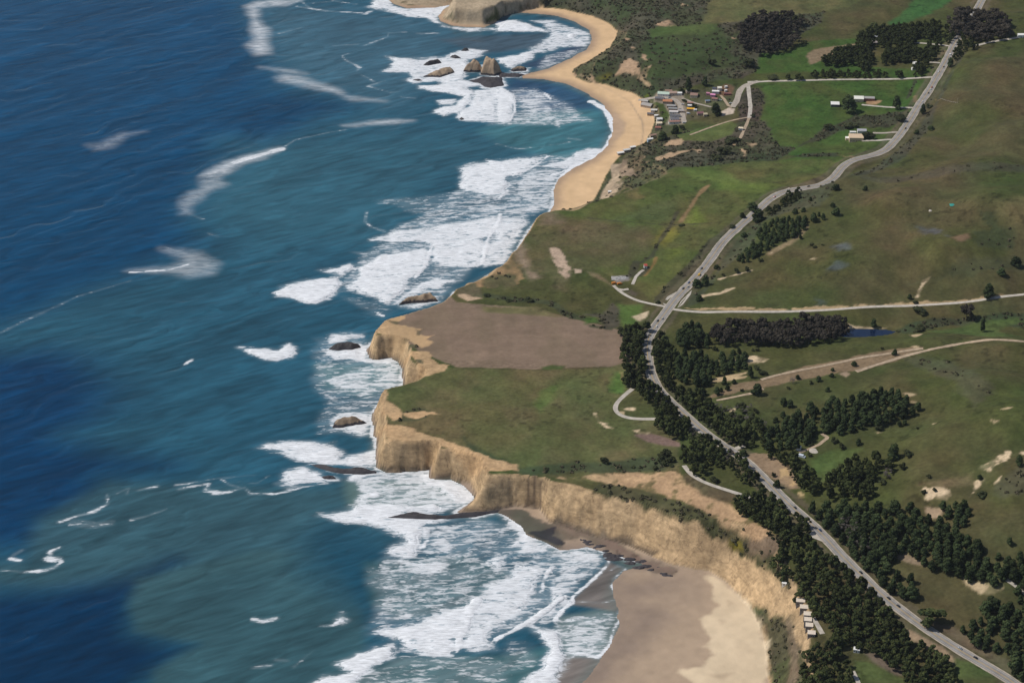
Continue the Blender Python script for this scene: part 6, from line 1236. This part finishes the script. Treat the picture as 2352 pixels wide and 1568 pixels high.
VB = [(630,395,200,110,3.5,(.50,.60,.50),WH,-8,'long village building with a pale green roof and white front'),
 (720,345,120,60,3,BRN,TANW,-5,'brown-roofed hut behind the pale green roofed building'),(800,380,130,90,3.2,(.40,.28,.22),(.6,.5,.4),5,'tan and brown roofed house right of the pale green roofed one'),(915,385,80,60,3,WH,WH,0,'small white-roofed house at the top of the village street'),
 (335,600,190,130,3.4,(.38,.35,.32),TANW,-28,'large grey-roofed house on the beach side of the village'),(295,530,120,70,3.2,(.42,.40,.37),TANW,-20,'smaller grey-roofed house above the large beachside one'),(460,695,110,70,3.2,(.62,.58,.52),WH,-8,'pale roofed house below the large grey beachside one'),
 (395,755,110,60,3,DGR,TANW,-5,'dark-roofed cottage on the beach edge under the pale one'),(500,785,70,45,2.8,WH,WH,0,'tiny white-roofed hut right of the dark-roofed beach cottage'),(556,850,95,80,3.6,(.62,.62,.6),WH,3,'square house with a light grey roof above the cream one'),
 (548,925,100,75,3.6,CRM,CRM,3,'square house with a cream roof in the beach row'),(530,1005,100,65,3.2,RED,TANW,-4,'red-brown roofed cottage below the cream-roofed house'),(440,1140,120,60,3,BRN,TANW,25,'brown-roofed cottage at the beach corner of the village'),
 (390,1212,100,50,3,WH,(.3,.4,.5),20,'white-roofed cottage lowest on the beach edge'),(560,480,150,80,3.2,DGR,TANW,-12,'dark slate roofed house at the left of the village'),(700,530,160,100,3.4,(.46,.20,.10),TANW,-5,'orange-roofed house in the middle of the village'),
 (765,615,150,60,3.2,GRY,TANW,-6,'grey-roofed house just below the orange-roofed one'),(795,665,150,55,3.2,(.30,.30,.30),TANW,-6,'second grey-roofed house below the orange-roofed one'),(810,722,150,60,3.4,(.7,.64,.6),WH,-4,'long white-roofed house in the middle village row'),
 (835,790,180,50,3.2,DGR,WH,0,'long dark-roofed house with white walls, upper one'),(830,848,150,50,3.2,(.16,.16,.18),WH,-2,'long dark-roofed house with white walls, lower one'),(820,900,190,60,3.4,(.34,.18,.14),WH,6,'red-brown roofed long house at the foot of the village'),
 (935,700,100,60,3,(.42,.37,.34),TANW,-4,'grey-brown roofed hut at the village street edge'),(1175,420,125,110,3.8,(.30,.19,.15),CRM,-12,'brown-roofed house with a cream front at the top of the village'),(1075,350,90,70,3,(.28,.26,.24),TANW,10,'weathered grey barn beside the brown-roofed house'),
 (1105,560,100,45,3,(.38,.20,.15),TANW,-8,'small red-brown roofed hut right of the street'),(1110,610,95,45,3,WH,WH,-8,'white-roofed hut under the small red-brown one'),(1115,668,130,55,3,(.80,.42,.03),TANW,-8,'low building with a bright orange-yellow roof'),
 (1195,680,50,35,2.6,WH,WH,0,'tiny white shed at the end of the orange-yellow roof'),(1285,745,110,80,3.2,(.20,.09,.10),TANW,5,'maroon-roofed house left of the big dark village tree'),(1375,765,65,70,3.2,(.46,.40,.27),TANW,5,'small beige-roofed house beside the maroon one'),
 (1560,360,120,60,3.6,WH,WH,-5,'large white building in the upper village'),(1630,310,70,60,5,(.80,.75,.64),(.8,.75,.64),0,'tall cream block at the back of the large white building'),(1540,305,70,50,3.2,(.08,.09,.13),TANW,-5,'navy-roofed hut behind the large white building'),
 (1510,420,85,55,3.4,(.72,.30,.48),(.7,.3,.45),-15,'bright pink house in front of the large white building'),(1425,392,55,50,3.2,(.50,.22,.30),(.5,.25,.3),-15,'dull pink hut left of the bright pink house'),(1545,490,100,60,3.4,(.30,.15,.13),TANW,-20,'dark red roofed house below the bright pink one'),
 (1415,525,80,50,3,(.16,.22,.30),TANW,10,'blue-grey roofed hut above the yellow bush'),(1745,265,40,28,2.6,WH,WH,10,'upper one of two white trailers on the brown patch'),(1742,332,40,28,2.6,WH,WH,10,'lower one of two white trailers on the brown patch'),
 (1770,392,120,30,2.6,(.26,.10,.10),RED,-3,'long low red shed under the two white trailers'),(2012,1015,75,60,3.2,CRM,WH,-15,'small cream-roofed hut beside the lower dirt road')]
for a in VB: bld('V', a[0], a[1], a[2], a[3], a[4], a[5], a[6], a[7], a[8], group=None)
OB = [('N3',660,945,70,65,4,WH,(.12,.12,.14),-4,'white-roofed shed at the left end of the middle farm','shed'),('N3',872,900,80,70,5,(.78,.76,.68),CRM,-5,'large white barn at the middle farm','barn'),
 ('N3',965,895,90,45,4,GRY,RED,-5,'grey-roofed red farmhouse right of the large white barn','house'),('N3',848,1250,118,90,6,(.66,.50,.34),(.66,.50,.34),-3,'big cream barn near the highway bend','barn'),
 ('N3',820,1198,50,22,3.5,WH,WH,-3,'low white lean-to behind the big cream barn','shed'),('N3',775,1248,40,36,3.2,WH,CRM,-3,'small white shed at the left of the big cream barn','shed'),('N3',900,1185,75,45,4,(.40,.40,.42),WH,-3,'grey-roofed house behind the big cream barn','house'),
 ('N3',1070,350,120,40,4,(.33,.34,.38),WH,-10,'grey-roofed farmhouse among the northern farm cypresses','house'),('N3',1008,395,55,45,4,(.30,.26,.25),TANW,-8,'brown-grey shed left in the northern farm wood','shed'),
 ('N3',1390,582,55,40,4,WH,WH,20,'white house at the slanting cypress row','house'),('N3',1362,625,30,26,3,WH,WH,10,'tiny white shed below the white house at the cypress row','shed'),('N3',1362,440,45,24,3,(.3,.32,.36),WH,0,'small grey-roofed shed in the northern farm meadow','shed'),
 ('N3',1210,488,40,24,3,(.36,.3,.34),WH,0,'pinkish grey shed inside the northern farm wood','shed'),('N3',2325,330,60,40,4,WH,WH,0,'white house at the right edge on the far lane','house'),
 ('N4',545,930,26,36,4,(.42,.07,.05),WH,5,'little white hut with a red roof in the green field','hut'),('N4',225,263,26,22,2.6,WH,(.3,.3,.3),0,'small white hut at the sandy corner above the beach','hut'),
 ('F',855,1285,50,40,3.5,WH,WH,-15,'small white cottage below the cypress belt','cottage'),('F',208,690,36,20,2.6,WH,WH,-20,'tiny white shed on the cliff edge above the cabins','shed'),
 ('N2',1105,1380,60,30,3,WH,TANW,22,'white-roofed beach shack, left one of the low row','shack'),('N2',1160,1355,60,30,3,(.6,.6,.58),TANW,22,'pale roofed beach shack, middle one of the low row','shack'),('N2',1215,1330,50,26,3,WH,TANW,22,'white-roofed beach shack, right one of the low row','shack')]
for a in OB: bld(a[0], a[1], a[2], a[3], a[4], a[5], a[6], a[7], a[8], a[9], name=a[10], cat=a[10])
CAB = [(352,858,70,'topmost of the six white cabins in the cliff-top row'),(383,915,66,'second white cabin from the top of the cliff-top row'),(415,968,62,'third white cabin from the top of the cliff-top row'),(418,1024,60,'fourth white cabin from the top of the cliff-top row'),(430,1078,60,'fifth white cabin from the top of the cliff-top row'),(450,1142,62,'lowest of the six white cabins in the cliff-top row')]
for x, y, w, lab in CAB: bld('F', x, y, w, 52, 4.2, (.68,.58,.47), (.20,.20,.21), -8, lab, name='cabin', cat='cabin', group='white cabins on the cliff top', pitch=.12)
# water tank: drum with domed lid
def lathe(name, prof, m, n=20):
    V = []; Fq = []
    for r, z in prof:
        for i in range(n): a = 2*math.pi*i/n; V.append((r*math.cos(a), r*math.sin(a), z))
    for j in range(len(prof)-1):
        for i in range(n): Fq.append((j*n+i, j*n+(i+1) % n, (j+1)*n+(i+1) % n, (j+1)*n+i))
    return mesh_np(name, np.array(V), np.array(Fq), m)
p = GR('D', [(335,1140)])[0]; t_ = bpy.data.objects.new('water_tank', None); C.objects.link(t_); t_.location = p; t_['label'] = 'shiny white water tank at the edge of the wood by the clearing'; t_['category'] = 'tank'
link('drum', lathe('drum', [(3.2, -.5), (3.2, 4)], cm(WH, .3)), t_); link('lid', lathe('lid', [(3.35, 3.95), (3.3, 4.2), (1.8, 5.0), (.05, 5.2)], cm((.78, .8, .82), .25)), t_)
p = GR('D', [(475,1155)])[0]; o = link('dirt_pad', lathe('dirt_pad', [(6, .15), (5.5, .4), (.1, .45)], MA['pale']), kind='structure'); o.location = p
p = GR('G', [(1715,368)])[0]
def mound(name, w, d, h, m, loc, **kw):
    n = 14; x, y = np.meshgrid(np.linspace(-1, 1, n), np.linspace(-1, 1, n), indexing='ij'); r = np.hypot(x, y); z = h*np.clip(1-r, -.1, 1)**.6*(1+.4*fbm(x*10, y*10, 6, 3, 3)) if False else h*np.sqrt(np.clip(1-r, 0, 1))*(1+.4*fbm(x*10, y*10, 6, 3, 3))-.2
    o = link(name, mesh_np(name, np.stack([x*w/2, y*d/2, z], -1).reshape(-1, 3), grid_faces(n, n), m), **kw); o.location = loc; return o
mound('tarpaulin', 9, 8, 1.2, cm((.03, .26, .22)), p, label='teal tarpaulin heap lying on the upper hillside', category='tarpaulin')
p = GR('G', [(1515,420)])[0]; mound('boulder', 5, 5, 1.6, cm((.45, .40, .34)), p, label='pale boulder lying left of the teal tarpaulin', category='boulder')
p = GR('N4', [(325,1022)])[0]; mound('rubble_heap', 26, 12, 2.2, mat('rubble', (.30, .29, .28), .9, .4, .5, .5), p, label='grey rubble heap behind the two orange machines', category='rubble')
p = at_z(Z('G', [(742,1482)]), pz)[0]; d_ = bpy.data.objects.new('jetty', None); C.objects.link(d_); d_.location = (p[0], p[1], pz); d_['label'] = 'small white jetty at the left end of the blue pond'; d_['category'] = 'jetty'
link('deck', bxm([(-4, 4, -1.2, 1.2, .35, .55)], 'deck', cm(WH)), d_)
for sx in (-3.6, 3.6):
    for sy in (-1, 1): link('post', bxm([(sx-.12, sx+.12, sy-.12, sy+.12, -1.4, .34)], 'post', bark), d_)
# paddock fence
fq = GR('N3', [(1600,885),(1650,902),(1700,915),(1758,925),(1760,880)]); f_ = bpy.data.objects.new('paddock_fence', None); C.objects.link(f_); f_.location = fq[0]; f_['label'] = 'pale paddock fence on the hillside right of the highway by the middle farm'; f_['category'] = 'fence'
for a_, b_ in zip(fq[:-1], fq[1:]):
    n = max(2, int(np.hypot(*(b_-a_)[:2])/5))
    ln = np.array([a_+(b_-a_)*i/n for i in range(n+1)]); ln[:, 2] = Hf(ln[:, 0], ln[:, 1])
    for q in ln[:-1]:
        o = link('post', bxm([(-.12, .12, -.12, .12, -.3, 1.5)], 'post', MA['pale']), f_); o.location = q-fq[0]
    V = []; Fq = []
    for zz in (.6, 1.2):
        for i, q in enumerate(ln):
            o_ = len(V); q0 = q-fq[0]; V += [(q0[0], q0[1], q0[2]+zz-.09), (q0[0], q0[1], q0[2]+zz+.09), (q0[0]+.06, q0[1]+.06, q0[2]+zz+.09), (q0[0]+.06, q0[1]+.06, q0[2]+zz-.09)]
            if i: 
                for s_ in range(4): Fq.append((o_-4+s_, o_-4+(s_+1) % 4, o_+(s_+1) % 4, o_+s_))
    link('rail', mesh_np('rail', np.array(V), np.array(Fq), MA['pale']), f_)
# ------------------------------------------------------------------ vehicles
def extr(name, prof, w, m, inset=0.0, top=0.0):
    n = len(prof); V = []; zt = max(z for _, z in prof); zb = min(z for _, z in prof)
    for sgn in (-1, 1):
        for x, z in prof: V.append((x, sgn*(w/2-inset*(z-zb)/(zt-zb+1e-6)), z))
    Fq = [tuple(range(n))[::-1], tuple(range(n, 2*n))]+[(i, (i+1) % n, n+(i+1) % n, n+i) for i in range(n)]
    me = bpy.data.meshes.new(name); me.from_pydata([tuple(v) for v in V], [], Fq); me.materials.append(m); me.update()
    import bmesh
    b = bmesh.new(); b.from_mesh(me); bmesh.ops.recalc_face_normals(b, faces=b.faces); b.to_mesh(me); b.free(); return me
TYRE = cm((.02, .02, .02)); RIM = cm((.45, .45, .47), .35); LAMP = cm((.7, .7, .65), .2)
def wheel_me():
    me = lathe('wheel', [(.02, .11), (.20, .12), (.33, .11), (.34, .0), (.33, -.11), (.02, -.12)], TYRE, 12); return me
WHE = wheel_me()
BODY = [(-2.25, .35), (-2.3, .7), (-2.2, .95), (-1.2, 1.0), (.9, 1.0), (2.1, .85), (2.3, .65), (2.28, .35)]
CABN = [(-1.7, .98), (-1.25, 1.42), (.1, 1.45), (.95, .98)]
ROOF = [(-1.2, 1.43), (-1.1, 1.48), (.0, 1.5), (.1, 1.45)]
VANB = [(-2.6, .35), (-2.65, 1.9), (-2.5, 2.1), (1.2, 2.1), (1.9, 1.3), (2.6, 1.1), (2.7, .6), (2.65, .35)]
CME = {}
def vehicle(kind, x, y, z, ang, col, label, group=None, name=None, s=1.0):
    nm = name or ('parked_car' if kind == 'car' else 'van'); o = bpy.data.objects.new(nm, None); C.objects.link(o); o.location = (x, y, z); o.rotation_euler = (0, 0, ang); o['label'] = label; o['category'] = 'car' if kind == 'car' else kind
    o.scale = (s, s, s)
    if group: o['group'] = group
    key = (kind, tuple(col))
    if key not in CME:
        m = mat('car_paint_%d' % len(CME), col, .3, .03, 1, spec=.5)
        if kind == 'car': CME[key] = (extr('body', BODY, 1.85, m, .06), extr('cabin_glass', CABN, 1.62, GLASS, .18), extr('roof', ROOF, 1.28, m, .02))
        else: CME[key] = (extr('body', VANB, 2.1, m, .06), extr('windscreen', [(1.22, 2.05), (1.32, 2.06), (1.93, 1.36), (1.88, 1.30)], 1.7, GLASS, .05), extr('bumper', [(2.6, .3), (2.8, .3), (2.8, .6), (2.6, .6)], 2.0, TYRE))
    b, c, r = CME[key]; link(b.name.split('.')[0], b, o); link(c.name.split('.')[0], c, o); link(r.name.split('.')[0], r, o)
    for sx in (-1.4, 1.4):
        for sy in (-.82, .82): w = link('wheel', WHE, o); w.location = (sx, sy, .34); w.rotation_euler = (math.pi/2, 0, 0)
    for sy in (-.6, .6):
        lk = 'lamp_me'
        if lk not in CME: CME[lk] = bxm([(0, .06, -.16, .16, -.08, .08)], 'headlight', LAMP)
        h_ = link('headlight', CME[lk], o); h_.location = (2.27 if kind == 'car' else 2.68, sy, .72)
    return o
DK = (.02, .022, .028); WHC = (.75, .75, .74); RDC = (.35, .02, .02); BLU = (.03, .06, .16); SIL = (.38, .40, .42); YEL = (.70, .42, .05)
CARS = [('N3',1740,398,WHC,'car','white car farthest up the highway just below the far grove'),('N3',1688,490,WHC,'van','white van on the highway beside the verge cypresses'),('N3',1625,600,DK,'car','black car on the highway opposite the northern farm'),('N3',1592,642,WHC,'car','white car on the highway just above the farm road turning'),
 ('N3',1520,785,RDC,'car','red car on the highway between the farm road and the middle farm'),('N3',1535,806,WHC,'car','white car right beside the red one on the upper highway'),('N3',1488,835,DK,'car','dark car just behind the red one on the upper highway'),('N3',1450,918,WHC,'car','white car on the highway above the middle farm drive'),('N3',1298,1152,DK,'car','dark car alone on the highway bend by the cream barn'),
 ('N4',1975,182,DK,'car','dark car on the highway right of the pale pull-out'),('N4',1720,308,RDC,'car','red car passing the pale pull-out'),('N4',1045,936,DK,'car','dark car just above the yellow truck'),('N4',1022,993,YEL,'van','yellow truck on the highway beside the kerbside trees'),
 ('N4',935,1062,BLU,'car','dark blue car just below the yellow truck'),('N4',890,1116,DK,'car','black car above the left roadside pull-out'),('N4',930,1110,SIL,'car','silver car beside the black one above the left pull-out'),('N4',655,1408,DK,'car','dark car on the highway below the country road junction'),
 ('N4',700,1393,SIL,'car','silver car below the country road junction'),('N4',642,1460,WHC,'car','white car where the highway enters the cypress row'),('C',580,408,DK,'car','upper one of the two dark cars in the highway bend'),('C',595,463,DK,'car','lower one of the two dark cars in the highway bend'),
 ('C',605,560,BLU,'car','blue car at the lower end of the highway bend'),('C',708,640,DK,'car','black car beside the cypress row under the bend'),('C',775,730,BLU,'car','blue car halfway down the cypress row'),('E',1618,485,DK,'car','dark car on the highway beside the scarp clump'),
 ('E',1835,692,BLU,'car','blue car on the highway where the cypress belt begins'),('E',2228,1072,DK,'car','dark car on the highway in the middle of the cypress belt'),('F',1140,808,DK,'car','left one of the two dark cars below the highway kink'),('F',1217,880,DK,'car','right one of the two dark cars below the highway kink'),
 ('F',1775,1257,SIL,'car','silver-blue car near the lower right of the highway'),('F',1925,1347,DK,'car','dark car nearest the lower right corner')]
for k, x, y, col, kind, lab in CARS:
    p = GR(k, [(x, y)])[0]; i = int(np.argmin(np.hypot(hw[:, 0]-p[0], hw[:, 1]-p[1]))); tn = hw[min(i+2, len(hw)-1)]-hw[max(i-2, 0)]; tn /= np.linalg.norm(tn); nr = np.array((tn[1], -tn[0]))
    off = float(np.dot(p[:2]-hw[i], nr)); side = 1 if off > 0 else -1; pos = hw[i]+nr*side*1.9; a_ = math.atan2(tn[1], tn[0])+(0 if side > 0 else math.pi)
    vehicle(kind, pos[0], pos[1], hz[i]+.33, a_, col, lab, 'vehicles on the highway', 'car' if kind == 'car' else 'van', 1.08)
VC = [(650,470,WHC,'white car parked above the dark slate roof in the village',10),(735,452,SIL,'silver car parked at the top of the village street',20),(785,500,WHC,'white car parked right of the orange-roofed house, upper one',80),(815,565,DK,'dark car parked right of the orange-roofed house',85),(848,605,DK,'dark car parked beside the grey-roofed village houses',85),
 (970,568,WHC,'white car parked across the street from the orange-roofed house',5),(925,655,SIL,'grey car parked in the lower village street',10),(1075,735,WHC,'white van parked right of the lower village street',0),(995,895,WHC,'white car parked at the foot of the village street',10),
 (1640,492,WHC,'white car parked beside the dark red roofed house',0),(1830,548,WHC,'white car parked where the village road splits',5),(890,400,WHC,'white car parked under the small white-roofed house',0)]
for x, y, col, lab, r in VC:
    p = GR('V', [(x, y)])[0]; vehicle('van' if 'van' in lab else 'car', p[0], p[1], p[2]+.35, math.radians(r), col, lab, 'cars parked in the village', None, 1.15)
for x, y, lab in ((265,1074,'left one of two orange farm machines in front of the rubble heap'),(315,1079,'right one of two orange farm machines in front of the rubble heap')):
    p = GR('N4', [(x, y)])[0]; vehicle('tractor', p[0], p[1], p[2]+.1, .3, (.62, .22, .03), lab, 'orange farm machines', 'farm_tractor', 1.3)
p = GR('D', [(365,1212)])[0]; vehicle('van', p[0], p[1], p[2]+.2, -.5, (.62, .68, .75), 'pale blue-white van parked at the end of the clearing track', None, 'van', 1.6)
# ------------------------------------------------------------------ haze
hb = bxm([(-5200, 5200, -300, 8200, -12, 1460)], 'haze', None) if False else None
me = bpy.data.meshes.new('haze'); v = [(a_, b_, c_) for a_ in (-5200, 5200) for b_ in (-300, 9400) for c_ in (-12, 1430)]
me.from_pydata(v, [], [(0,1,3,2),(4,6,7,5),(0,4,5,1),(2,3,7,6),(0,2,6,4),(1,5,7,3)]); me.update()
hm = bpy.data.materials.new('haze'); hm.use_nodes = True; hn = hm.node_tree; hn.nodes.clear(); ho = hn.nodes.new('ShaderNodeOutputMaterial'); hv = hn.nodes.new('ShaderNodeVolumePrincipled')
hv.inputs['Density'].default_value = 1.1e-5; hv.inputs['Color'].default_value = (.80, .88, 1.0, 1); hv.inputs['Anisotropy'].default_value = .2
hn.links.new(hv.outputs[0], ho.inputs['Volume']); me.materials.append(hm); link('haze', me, kind='stuff')
for o_ in bpy.data.objects:
    if 'label' in o_ and len(o_['label'].split()) > 16: print('LONG', o_['label'])
print('done', time.time()-T0, len(bpy.data.objects))
